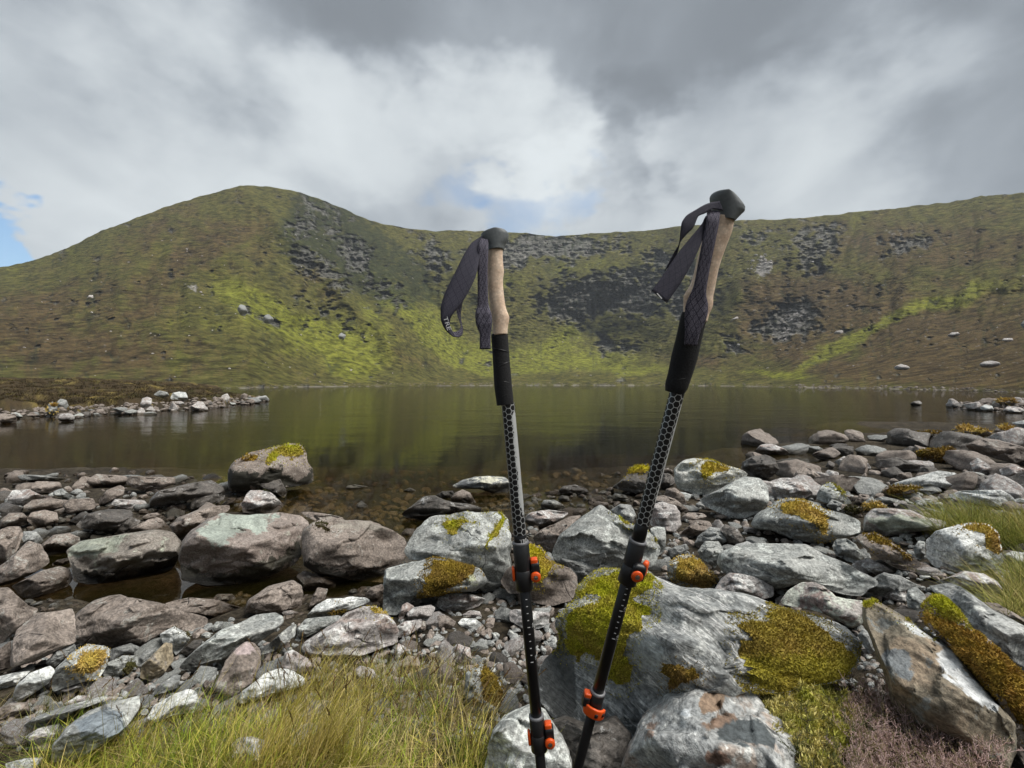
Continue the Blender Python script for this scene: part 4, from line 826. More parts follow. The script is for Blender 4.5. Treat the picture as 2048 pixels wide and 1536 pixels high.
def make_rock(line, idx_, pen=False, fixedY=None):
    parts = line.split(';'); cr, mk, ol, lab = parts[:4]; ms = parts[4] if len(parts) > 4 else ''
    if fixedY is not None: fixedY = float(ms); ms = ''
    poly = parse(ol, cr); used_px.append(poly)
    rs = random.Random(idx_*7+3)
    pa = np.array(poly); x0, y0 = pa.min(0); x1, y1 = pa.max(0); wpx, hpx = x1-x0, y1-y0
    cx, cy = (x0+x1)/2, (y0+y1)/2
    # area centroid keeps the outline star shaped about it
    A_ = 0; sx = sy = 0
    for i in range(len(poly)):
        (xa, ya), (xb, yb) = poly[i], poly[(i+1) % len(poly)]; cr_ = xa*yb-xb*ya; A_ += cr_; sx += (xa+xb)*cr_; sy += (ya+yb)*cr_
    if abs(A_) > 1: cx, cy = sx/(3*A_), sy/(3*A_)
    if fixedY is None:
        low = min(y1, 1530); bx = pa[np.argmax(pa[:, 1]), 0] if y1 <= 1536 else cx
        Yg = ground_hit(.5*bx+.5*cx, low, surf=True)
        if Yg is None: Yg = 30
        if y1 > 1536: Yg *= max(.86, 1-(y1-1530)/900)
    else: Yg = fixedY
    base_z = CZ+(768-y1)/F*Yg
    rd = Vector(((cx-1024)/F, 1, (768-cy)/F)); D_ = Yg*rd.length
    T = .46*size_m(wpx, hpx, D_)*rs.uniform(.85, 1.05); T = min(T, .20*D_)
    D_ += .25*T; base_z = CZ+(768-y1)/F*(D_/rd.length)
    fwd = rd.normalized(); right = fwd.cross(Vector((0, 0, 1))).normalized(); upv = right.cross(fwd).normalized()
    size_px = math.sqrt(wpx*hpx)
    sub = 6 if size_px > 150 else 5 if size_px > 52 else 4 if size_px > 26 else 3
    n, fc = ico(sub)
    # outline in the plane through the stone, square to the line of sight
    O = fwd*D_
    def toplane(px, py):
        r_ = Vector(((px-1024)/F, 1, (768-py)/F)); k = D_/(r_.dot(fwd)); q = r_*k-O; return q.dot(right), q.dot(upv)
    pp = np.array([toplane(*q) for q in poly])
    th = np.linspace(-math.pi, math.pi, 181)[:-1]; Rt = np.zeros(180)
    for i, a in enumerate(th):
        dx, dy = math.cos(a), math.sin(a); best = 0
        for j in range(len(pp)):
            ax, ay = pp[j]; bx_, by_ = pp[(j+1) % len(pp)]; ex, ey = bx_-ax, by_-ay; den = dx*ey-dy*ex
            if abs(den) < 1e-12: continue
            t_ = (ax*ey-ay*ex)/den; u_ = (ax*dy-ay*dx)/den
            if t_ > 0 and -1e-6 <= u_ <= 1+1e-6: best = max(best, t_)
        Rt[i] = best
    Rt = np.where(Rt <= 0, np.median(Rt), Rt)
    k_ = np.array([.25, .5, .25]); Rt = np.convolve(np.r_[Rt[-1], Rt, Rt[0]], k_, 'valid')
    ext = np.abs(pp).max(0); wm = (pp[:, 0].max()-pp[:, 0].min()); hm = (pp[:, 1].max()-pp[:, 1].min())
    rho = np.sqrt(n[:, 0]**2+n[:, 2]**2); ang = np.arctan2(n[:, 2], n[:, 0])
    Ra = np.interp(ang, np.r_[th, math.pi], np.r_[Rt, Rt[0]])
    front = n[:, 1] < 0
    rr = rho**.9
    a_ = Ra*rr*np.cos(ang); b_ = Ra*rr*np.sin(ang)
    pw = rs.uniform(2.4, 3.4)
    dome = T*np.power(np.clip(1-rr**pw, 0, 1), 1/pw)
    phi = max(math.asin(max(-fwd.z, .02)), .05)
    tr_ = np.where(b_ > 0, -.55*b_, -.12*b_)*rr**2       # the outline itself leans back with the stone
    dome_b = -dome*.75+tr_; dome = dome+tr_
    bc = hm*rs.uniform(-.10, .16); tc = T*.92; tilt = math.radians(rs.uniform(14, 34)); kf = T*rs.uniform(.02, .07)
    ga = rs.uniform(-.35, .35)
    top = tc-(b_-bc)/math.tan(min(phi+tilt, 1.3))-ga*a_
    lean = math.radians(rs.uniform(2, 30)); frt = tc+(b_-bc)*math.tan(phi-lean+.25)-rs.uniform(-.3, .3)*a_
    fr_ = smin(dome, top, kf); fr_ = smin(fr_, frt, kf)
    for q in range(rs.randint(5, 8)):
        an_ = rs.uniform(0, 2*math.pi); s_ = rs.uniform(.35, 1.5)
        off_ = T*rs.uniform(.80, 1.15)
        pl = off_-s_*(a_*math.cos(an_)*T/max(wm*.5, 1e-3)+b_*math.sin(an_)*T/max(hm*.5, 1e-3))*rs.uniform(.7, 1.1)
        fr_ = smin(fr_, pl, kf*.7)
    # fracture faces: chips with their own tilt and small steps between them
    nc_ = rs.randint(12, 22); rn_ = np.random.default_rng(idx_*11+5); cc_ = np.stack([rn_.uniform(-.5, .5, nc_)*wm, rn_.uniform(-.5, .5, nc_)*hm], 1)
    aw, bw = a_+fbm(np.stack([a_, b_, tcs(a_)], 1)/max(hm, wm)*5+idx_, 3)*wm*.10, b_+fbm(np.stack([b_, a_, tcs(a_)], 1)/max(hm, wm)*5-idx_, 3)*hm*.10
    dq = ((aw[:, None]-cc_[None, :, 0])/wm)**2*.5+((bw[:, None]-cc_[None, :, 1])/hm)**2; ci = dq.argmin(1)
    bg_ = .25 if 'giant white' in lab else .55 if math.sqrt(wm*hm) > .55 else 1.0; gr_ = rn_.normal(size=(nc_, 2))*.30*bg_; of_ = rn_.normal(size=nc_)*.020*math.sqrt(wm*hm)*bg_**2
    chip = gr_[ci, 0]*(a_-cc_[ci, 0])+gr_[ci, 1]*(b_-cc_[ci, 1])+of_[ci]
    fr_ = fr_+chip*np.clip((1-rr)*4, 0, 1)
    fr_ = np.maximum(fr_, tr_)
    tt = np.where(front, fr_, dome_b)
    S = math.sqrt(wm*hm)
    # relief: lumps, bedding steps
    q3 = np.stack([a_, tt, b_], 1)+idx_*3.1
    lum_ = fbm(q3/S*2.2, 4, .5)*S*.055
    bd = np.array([rs.uniform(-.35, .35), rs.uniform(-.3, .3), 1.0]); cs = q3@bd/S
    stp = perlin(np.stack([q3[:, 0]/S*.8, q3[:, 1]/S*.8, cs*9], 1))
    stp2 = perlin(np.stack([q3[:, 0]/S*1.6, q3[:, 1]/S*1.6, cs*24], 1))
    lay = (2.6 if mk in 'TWS' else 1.2)
    disp = lum_+lay*(np.tanh(stp*3)*S*.012+np.tanh(stp2*3)*S*.006)+fbm(q3/S*14, 2)*S*.009+fbm(q3/S*6+9, 2)*S*.014
    rim = np.where(front, .55+.45*np.clip(1-rr, 0, .5)*2, .5)
    loc = np.stack([a_, tt, b_], 1)
    # unit outward
    nv = np.stack([a_/(Ra+1e-9), np.where(front, 1, -1)*np.sqrt(np.clip(1-rr**2, 0, 1)), b_/(Ra+1e-9)], 1)
    loc = loc+nv*(disp*rim)[:, None]
    loc[:, 0] *= 1-loc[:, 1]/D_; loc[:, 2] *= 1-loc[:, 1]/D_
    wv = np.outer(loc[:, 0], right)+np.outer(loc[:, 2], upv)-np.outer(loc[:, 1], fwd)+np.array(O)[None, :]+np.array([0, 0, CZ])
    base = Vector((O.x, O.y, base_z)); wv_l = wv-np.array(base)
    PXv, PYv = project(wv)
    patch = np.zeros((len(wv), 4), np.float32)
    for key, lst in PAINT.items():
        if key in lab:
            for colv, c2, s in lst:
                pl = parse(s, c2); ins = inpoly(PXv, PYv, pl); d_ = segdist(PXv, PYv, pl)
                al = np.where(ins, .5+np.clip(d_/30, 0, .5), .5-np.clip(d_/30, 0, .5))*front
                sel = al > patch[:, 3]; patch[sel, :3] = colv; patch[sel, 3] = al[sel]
    nme = 'boulder' if size_px > 70 else 'stone'
    # moss hugs the stone as a cushion of its own
    mobjs = []
    for mp in [q for q in ms.split('|') if q]:
        kd, s = mp.split(':'); mpoly = parse(s, cr); c1_, c2_ = MC[kd]
        ins = inpoly(PXv, PYv, mpoly) & front; dd = segdist(PXv, PYv, mpoly)
        jit = fbm(np.stack([PXv/22, PYv/22, np.zeros(len(PXv))], 1), 3)*14
        msk = (np.where(ins, dd, -dd)+jit > 0) & front & (dd < 400)
        mobjs.append((msk, dd, c1_, c2_, kd, mpoly))
    me_ = mesh_np(nme, wv_l, fc[:, ::-1] if False else fc, True, {'patch': patch})
    ro = link(nme, me_, RM[mk], loc=base, label=lab, category='boulder' if nme == 'boulder' else 'stone')
    if mobjs:
        nrm = vnormals(wv, fc)
        outw = (nrm*nv_world(nv, right, upv, fwd)).sum(1)
        if np.mean(outw) < 0: nrm = -nrm
        pxm = D_/F
        for msk, dd, c1_, c2_, kd, mpoly in mobjs:
            fs = fc[msk[fc].all(1)]
            if len(fs) < 3: continue
            uq, inv = np.unique(fs.ravel(), return_inverse=True); fs2 = inv.reshape(-1, 3)
            vp = wv[uq]; hgt = (np.clip(dd[uq]/22, 0, 1)**.9)*np.clip((1-rr[uq])*12+.15, 0, 1)*pxm*(3.2+4.5*np.clip(fbm(vp/pxm/26, 3)+.3, 0, 1))-pxm*.6
            vp = vp+nrm[uq]*hgt[:, None]
            mixn = sstep(-.45, .5, fbm(vp/pxm/34+5, 3)*1.6)
            lowr = sstep(0, 1, (project(vp)[1]-project(vp)[1].min())/max(np.ptp(project(vp)[1]), 1))
            if kd == 'x': mixn = np.clip(1-sstep(1290, 1330, project(vp)[1])+.5*mixn-.25, 0, 1)
            mixn = np.clip(mixn*.6+lowr*.35, 0, 1)
            mc = np.array(c1_)[None, :]*(1-mixn[:, None])+np.array(c2_)[None, :]*mixn[:, None]
            # blades
            ar_ = np.linalg.norm(np.cross(vp[fs2[:, 1]]-vp[fs2[:, 0]], vp[fs2[:, 2]]-vp[fs2[:, 0]]), axis=1)/2
            nb_ = int(min(26000, max(150, ar_.sum()/(pxm*pxm)*.42)))
            pick = rng.choice(len(fs2), nb_, p=ar_/ar_.sum()); u = rng.random((nb_, 2)); sw = u.sum(1) > 1; u[sw] = 1-u[sw]
            tri = vp[fs2[pick]]; pt = tri[:, 0]+(tri[:, 1]-tri[:, 0])*u[:, :1]+(tri[:, 2]-tri[:, 0])*u[:, 1:]
            bn = nrm[uq][fs2[pick, 0]]; bc_ = mc[fs2[pick, 0]]*(.55+.9*rng.random((nb_, 1)))
            bv, bf, bcl = blades(pt-bn*pxm, bn, pxm*4.8, pxm*2.3, bc_, up=.25)
            jit2 = fbm(np.stack([PXv/9, PYv/9, np.zeros(len(PXv))+3], 1), 2)*16
            ring = (~msk) & front & (np.where(inpoly(PXv, PYv, mpoly), dd, -dd)+jit2 > -13); fr2_ = fc[ring[fc].any(1) & front[fc].all(1)]
            if len(fr2_) > 3:
                nb2 = int(min(5000, max(40, nb_*.22))); pk = rng.choice(len(fr2_), nb2); u = rng.random((nb2, 2)); sw = u.sum(1) > 1; u[sw] = 1-u[sw]
                tri = wv[fr2_[pk]]; pt2 = tri[:, 0]+(tri[:, 1]-tri[:, 0])*u[:, :1]+(tri[:, 2]-tri[:, 0])*u[:, 1:]
                bc2 = (np.array(c1_)*.5+np.array(c2_)*.5)[None]*(.5+.9*rng.random((nb2, 1)))
                v2, f2, cl2 = blades(pt2-nrm[fr2_[pk, 0]]*pxm*.6, nrm[fr2_[pk, 0]], pxm*3.2, pxm*2.4, bc2, up=.1)
                bf = np.concatenate([bf, f2+len(bv)]); bv = np.concatenate([bv, v2]); bcl = np.concatenate([bcl, cl2])
            V = np.concatenate([vp, bv]); Fm = np.concatenate([fs2, bf+len(vp)]); Cm = np.concatenate([mc*.72, bcl])
            mm = mesh_np('moss', V-np.array(base), Fm, True, {'mcol': Cm})
            mo = link('moss', mm, MOSS, parent=ro, kind='stuff')
            mo['label'] = {'y': 'yellow-green moss', 'Y': 'bright yellow moss', 'Z': 'golden moss', 'o': 'brown moss', 'd': 'dark moss', 'O': 'orange-brown moss', 'x': 'brown and yellow-green moss mat'}[kd]
    return ro
def nv_world(nv, right, upv, fwd):
    return np.outer(nv[:, 0], right)+np.outer(nv[:, 2], upv)-np.outer(nv[:, 1], fwd)
li = [l for l in ROCKS.strip().split('\n') if l]
for i, l in enumerate(li): make_rock(l, i+1)
for i, l in enumerate([l for l in ROCKS_PEN.strip().split('\n') if l]): make_rock(l, 300+i)
for i, l in enumerate([l for l in ROCKS_HILL.strip().split('\n') if l]): make_rock(l, 400+i, fixedY=1)
N_TRACED = len(used_px)

# ---------------------------------------------------------------- loose stones between the traced ones
def proto(seed, flat, mk, sub=4):
    r_ = np.random.default_rng(seed); n, fc = ico(sub); v = n.copy()
    for q in range(15):
        d_ = r_.normal(size=3); d_ /= np.linalg.norm(d_); of = r_.uniform(.42, .80); s_ = v@d_
        ov = np.clip(s_-of, 0, None); v = v-ov[:, None]*d_[None, :]*.96
    v = v*np.array([1, r_.uniform(.6, .9), flat])
    v = v*(1+.10*fbm(n*1.7+seed, 4))[:, None]+n*(.03*np.tanh(3*perlin(np.stack([v[:, 0]*1.5, v[:, 1]*1.5, v[:, 2]*8+seed], 1))))[:, None]
    v += n*(fbm(v*9+seed, 2)*.025)[:, None]
    v /= np.abs(v[:, 0]).max()
    return mesh_np('stone', v, fc, True, {'patch': np.zeros((len(v), 4))})
PROTOS = []
for s in range(16):
    mk = 'gbpGgbdwgbpbGgdp'[s]
    mp = proto(100+s, [.45, .6, .8, .5][s % 4], mk); mp.materials.append(RM[mk]); PROTOS.append((mp, mk))
occ = np.zeros((1700, 2300), bool)          # photo cells already covered by a traced stone
gy, gx = np.mgrid[0:1700:4, 0:2300:4]
for pl in used_px:
    a = np.array(pl); x0, y0 = np.maximum(a.min(0)-4, 0).astype(int); x1, y1 = (a.max(0)+4).astype(int)
    yy, xx = np.mgrid[y0:min(y1, 1699), max(x0, 0):min(x1, 2299)]
    if yy.size == 0: continue
    occ[yy, xx] |= inpoly(xx, yy, pl)
HERO = [(900,1080,'the large blue-grey boulder with yellow moss'),(860,1160,'the brown moss cushion'),(1180,1090,'the big peaked grey boulder'),(1390,1150,'the golden-mossed round boulder'),
 (1590,1140,'the long blue-grey boulder'),(1600,1040,'the slab with a yellow-brown moss mat'),(1820,1045,'the fish-shaped stone'),(1930,1090,'the blocky whitish boulder'),(1430,955,'the whitish layered boulder'),
 (1470,995,'the large angular grey block'),(540,940,'the moss-capped boulder in the water'),(490,1100,'the biggest boulder in the pool'),(250,1110,'the large tilted pool slab'),(700,1100,'the long purple-brown boulder'),
 (560,1005,'the pale stone behind the biggest pool boulder'),(20,1090,'the round-topped boulder at the left edge'),(250,1250,'the large smooth purple-brown boulder'),(165,1340,'the ochre-topped boulder'),
 (460,1290,'the long pale grey wedge'),(700,1270,'the helmet-shaped boulder'),(560,1370,'the bright white low stone'),(345,1410,'the egg-like white stone'),(200,1450,'the largest blue-grey slab in the grass'),
 (965,1235,'the oval white speckled cobble'),(1060,1240,'the pale rectangular block'),(1100,1470,'the pale grooved boulder'),(950,1370,'the pale mossy spike of rock'),(1060,1130,'the yellow-capped boulder behind the left pole'),
 (1600,1220,'the pink and pale green boulder'),(1880,1190,'the boulder with a rusty underside'),(1560,965,'the smooth rounded pale boulder'),(1660,985,'the moss-edged wedge stone'),(1860,905,'the brown boulder with moss and a white patch'),
 (1970,895,'the broad purple layered boulder'),(1850,960,'the whitish hump-backed stone'),(1970,1000,'the white-streaked flat boulder'),(1780,925,'the dark undercut stone'),(1540,905,'the white-crusted flat stone in the water'),
 (730,975,'the white stone tip in the shallows'),(970,1015,'the whale-backed stone'),(1290,945,'the yellow-capped dark wet rock'),(300,970,'the flat-topped brown block'),(160,1010,'the long brown brick-shaped block'),
 (370,980,'the dark wet ridged slab'),(410,1050,'the long leaning brown slab'),(80,1000,'the pinkish flat stone of the left shore'),(1340,1040,'the round-topped grey boulder by the right pole'),(120,1165,'the long low wet stone'),
 (358,792,'the white boulder of the left spit'),(292,805,'the squarish boulder of the left spit'),(104,818,'the ochre-topped boulder of the left spit'),(20,835,'the smooth brown stone of the left spit'),(450,792,'the pale tip stone of the left spit'),(2012,805,'the mossy rock of the right spit'),(1912,812,'the dark end rock of the right spit')]
from collections import Counter
_seen = Counter(l.split(';')[3] for l in (ROCKS+ROCKS_PEN+ROCKS_HILL).split('\n') if l.count(';') > 2); _ord = ['', 'second ', 'third ', 'fourth ', 'fifth ', 'sixth ', 'seventh ', 'eighth ', 'ninth ', 'tenth ', 'eleventh ', 'twelfth ']
CW = {'g': 'grey', 'G': 'blue-grey', 'b': 'brown', 'd': 'dark', 'p': 'pale', 'w': 'whitish'}
def loose_label(px, py, mk, where='', spx=30):
    hx, hy, hn = min(HERO, key=lambda h: math.hypot(h[0]-px, (h[1]-py)*1.6))
    dx, dy = px-hx, (py-hy)*1.6
    side = ('left of' if dx < 0 else 'right of') if abs(dx) > abs(dy) else ('behind' if dy < 0 else 'in front of')
    key = f'{"small" if spx < 62 else "medium-sized"} {CW[mk]} stone {where}{side} {hn}'; _seen[key] += 1; k = _seen[key]-1
    return _ord[min(k, 11)]+key
def place_loose(n, region, srange, label, group, protos, sink=.3, avoid=.55, gap=.75, name='stone', inside=None, seed=1, water=False):
    r_ = random.Random(seed); x0, y0, x1, y1 = region; put = []; tries = 0
    while len(put) < n and tries < n*60:
        tries += 1; px = r_.uniform(x0, x1); py = r_.uniform(y0, y1)
        if inside and not inside(px, py): continue
        spx = r_.uniform(*srange)
        cxi, cyi = int(px), int(py-spx*.15)
        if 0 <= cxi < 2300 and 0 <= cyi < 1700 and occ[cyi, cxi] and r_.random() < avoid+.45: continue
        if any((px-a)**2+((py-b_)*1.6)**2 < ((spx+c_)*.5*gap)**2 for a, b_, c_ in put): continue
        Y = ground_hit(px, py+spx*.2)
        if Y is None: continue
        X = (px-1024)/F*Y; zg_ = float(ground_h(np.array([X]), np.array([Y]))[0])
        if zg_ < -.07 and not water and py > 1120: continue
        put.append((px, py, spx)); s_ = spx/F*Y*.5
        mp, mk = r_.choice(protos)
        o = bpy.data.objects.new(name, mp); COL.objects.link(o)
        o.location = (X, Y, zg_+s_*(.5-sink)); o.scale = (s_, s_*r_.uniform(.8, 1.2), s_*r_.uniform(.75, 1.2))
        o.rotation_euler = (r_.uniform(-.35, .35), r_.uniform(-.35, .35), r_.uniform(0, 6.28))
        o['label'] = loose_label(px, py, mk, 'under water ' if water else '', spx); o['category'] = 'stone'; o['group'] = group
    return put
ALLP = PROTOS; PALE = [p for p in PROTOS if p[1] in 'gGpw']; BRN = [p for p in PROTOS if p[1] in 'bdg']
place_loose(28, (760, 1180, 1130, 1420), (34, 72), 'small grey or brown stone in the rubble round the foot of the left pole', 'rubble stones by the left pole', ALLP, seed=2)
place_loose(24, (0, 950, 460, 1130), (30, 70), 'small brown stone wedged between the bigger rocks of the left shore', 'gap stones of the left shore', BRN, seed=3)
place_loose(12, (560, 975, 900, 1050), (26, 60), 'brown stone lying under the shallow water of the inlet', 'sunken stones of the inlet', BRN, sink=.9, avoid=.55, seed=4, water=True)
place_loose(18, (1040, 980, 1500, 1180), (24, 50), 'small stone filling a gap between the boulders round the right pole', 'gap stones round the right pole', ALLP, seed=5)
place_loose(16, (1500, 890, 2048, 1040), (22, 50), 'small stone among the purple-grey rocks of the right shore', 'gap stones of the right shore', PROTOS, seed=6)
place_loose(18, (1380, 1000, 2048, 1250), (26, 55), 'small stone jammed between the mossy boulders on the right', 'gap stones among the right boulders', ALLP, seed=7)
place_loose(32, (0, 1230, 640, 1480), (34, 85), 'small stone between the slabs at lower left', 'gap stones at lower left', PALE, seed=8)
place_loose(36, (1500, 868, 2060, 985), (46, 125), '', 'gap stones of the right shore', [p for p in PROTOS if p[1] in 'bpgd'], seed=16, gap=.7, avoid=.3)
spit_in = lambda px, py: abs(py-np.interp(px, [0, 100, 250, 400, 500, 525], [834, 831, 825, 813, 805, 802])) < 9
place_loose(34, (0, 788, 525, 845), (10, 34), 'small stone in the stony rim of the left spit', 'rim stones of the left spit', ALLP+BRN, gap=.55, inside=spit_in, seed=9)
place_loose(14, (1900, 800, 2060, 828), (14, 32), 'purple-grey stone of the low right spit', 'stones of the right spit', ALLP, gap=.5, seed=10)
def joined(name, n, region, srange, label, protos_seed, matk, inside=None, hill=False, lift=.2):
    """what is too small to pick apart: pebbles joined in one mesh"""
    r_ = np.random.default_rng(protos_seed); nn, fc = ico(2); V = []; Fc = []; k = 0; tries = 0
    while k < n and tries < n*8:
        tries += 1
        px = r_.uniform(region[0], region[2]); py = r_.uniform(region[1], region[3])
        if inside and not inside(px, py): continue
        Y = ground_hit(px, py) if not hill else hill(px, py)
        if Y is None or Y > 900: continue
        X = (px-1024)/F*Y
        zg_ = float(ground_h(np.array([X]), np.array([Y]))[0]) if not hill else CZ+(768-py)/F*Y
        s_ = r_.uniform(*srange)/F*Y*.5
        if zg_ < -.06 and not hill and py > 1120: continue
        v = nn.copy()
        for q in range(7):
            d_ = r_.normal(size=3); d_ /= np.linalg.norm(d_); ov = np.clip(v@d_-r_.uniform(.5, .8), 0, None); v = v-ov[:, None]*d_[None, :]
        a = r_.uniform(0, 6.28); ca_, sa_ = math.cos(a), math.sin(a); v = v*np.array([1, r_.uniform(.5, 1), r_.uniform(.4, .9)])
        v = np.stack([v[:, 0]*ca_-v[:, 1]*sa_, v[:, 0]*sa_+v[:, 1]*ca_, v[:, 2]+.3*v[:, 0]*r_.uniform(-1, 1)], 1)*s_+np.array([X, Y, zg_+s_*lift])
        V.append(v); Fc.append(fc+k*len(nn)); k += 1
    if not V: return
    V = np.concatenate(V)
    me_ = mesh_np(name, V, np.concatenate(Fc), False, {'patch': np.zeros((len(V), 4))})
    return link(name, me_, RM[matk], kind='stuff', label=label)
joined('pebbles', 2000, (-60, 985, 2110, 1500), (8, 24), 'brown and grey pebbles filling the gaps between the rocks', 21, 'g', inside=lambda x, y: not occ[int(y), max(0, int(x))])
joined('gravel', 1700, (-60, 945, 2110, 1500), (10, 26), 'darker brown gravel between the rocks', 22, 'b', inside=lambda x, y: not occ[int(y), max(0, int(x))])
joined('spit_gravel', 420, (0, 788, 530, 846), (5, 15), 'small grey stones along the left spit', 23, 'b', inside=lambda px, py: abs(py-np.interp(px, [0, 100, 250, 400, 500, 525], [833, 830, 824, 812, 805, 802])) < 13)
joined('shore_gravel', 260, (1880, 798, 2060, 830), (5, 14), 'dark small stones along the right spit', 24, 'b')
outer = lambda x, y: x < -45 or x > 2085
joined('outer_rubble', 620, (-1000, 940, 3100, 1500), (28, 95), 'grey rubble of the shore to either side', 31, 'g', inside=outer)
joined('outer_boulders', 520, (-1000, 930, 3100, 1500), (28, 110), 'brown rubble of the shore to either side', 32, 'b', inside=outer)
# stones along the far shore and in the scree, on the real hillside surface
RN = R/1.0
def hill_at(px, py):
    j = int(np.argmin(np.abs(pxa-px)));  e = (768-py)/F*cosc[j]
    col_t = Z[j]-CZ; tt_ = col_t/Rr[j]; k = np.nonzero(tt_ >= e)[0]
    if len(k) == 0: return None
    return Rr[j, k[0]]*cosc[j]
shore_y = lambda px: np.interp(px, [440, 520, 640, 800, 1000, 1400, 1500, 1600, 1800, 2048], [777.5, 777, 773.6, 772, 771, 771.5, 773, 775.5, 778.5, 785])
joined('far_shore_stones', 700, (450, 765, 2048, 786), (1.5, 3.6), 'thin pale line of stones along the far shore', 25, 'b', inside=lambda px, py: shore_y(px)-5.5 < py < shore_y(px)-.2, hill=hill_at)
joined('right_shore_stones', 130, (1590, 768, 2010, 786), (3, 8), 'stones at the foot of the right slope by the water', 26, 'b', inside=lambda px, py: shore_y(px)-5 < py < shore_y(px)+.5, hill=hill_at)
def inz(zl, th):
    def f_(px, py):
        return float(zone(zl, np.array([px]), np.array([py]))[0]) > th*(.6+.8*random.random())
    return f_
joined('scree', 1500, (340, 450, 1860, 710), (3.5, 10), 'pale scree and broken rock on the mountainside', 27, 'p', inside=inz(Z_SCREE, .55), hill=hill_at)
joined('crag_blocks', 420, (560, 390, 1860, 710), (3, 10), 'grey blocks of the crags on the mountainside', 28, 'd', inside=inz(Z_ROCK, .62), hill=hill_at)
joined('hillside_stones', 170, (0, 470, 2048, 765), (2.5, 6), 'small stones strewn over the mountainsides', 29, 'p', inside=lambda px, py: py > np.interp(px, SKY[:, 0], SKY[:, 1])+40, hill=hill_at)
# ---------------------------------------------------------------- trekking poles
def solid_sections(pts, seg=28, p=2.0):
    """loft: list of (centre Vector, right Vector, toward Vector, half width, half depth)"""
    V = []; n = len(pts)
    for c_, r_, t_, hw, hd in pts:
        for k in range(seg):
            a = 2*math.pi*k/seg; ca, sa = math.cos(a), math.sin(a)
            V.append(c_+r_*(hw*math.copysign(abs(ca)**(2/p), ca))+t_*(hd*math.copysign(abs(sa)**(2/p), sa)))
    Fq = []
    for i in range(n-1):
        for k in range(seg):
            k2 = (k+1) % seg; Fq.append((i*seg+k, i*seg+k2, (i+1)*seg+k2, (i+1)*seg+k))
    V.append(sum((V[k] for k in range(seg)), Vector())/seg); V.append(sum((V[(n-1)*seg+k] for k in range(seg)), Vector())/seg)
    a0, a1 = n*seg, n*seg+1
    Ft = [(a0, (k+1) % seg, k) for k in range(seg)]+[(a1, (n-1)*seg+k, (n-1)*seg+(k+1) % seg) for k in range(seg)]
    return V, Fq, Ft
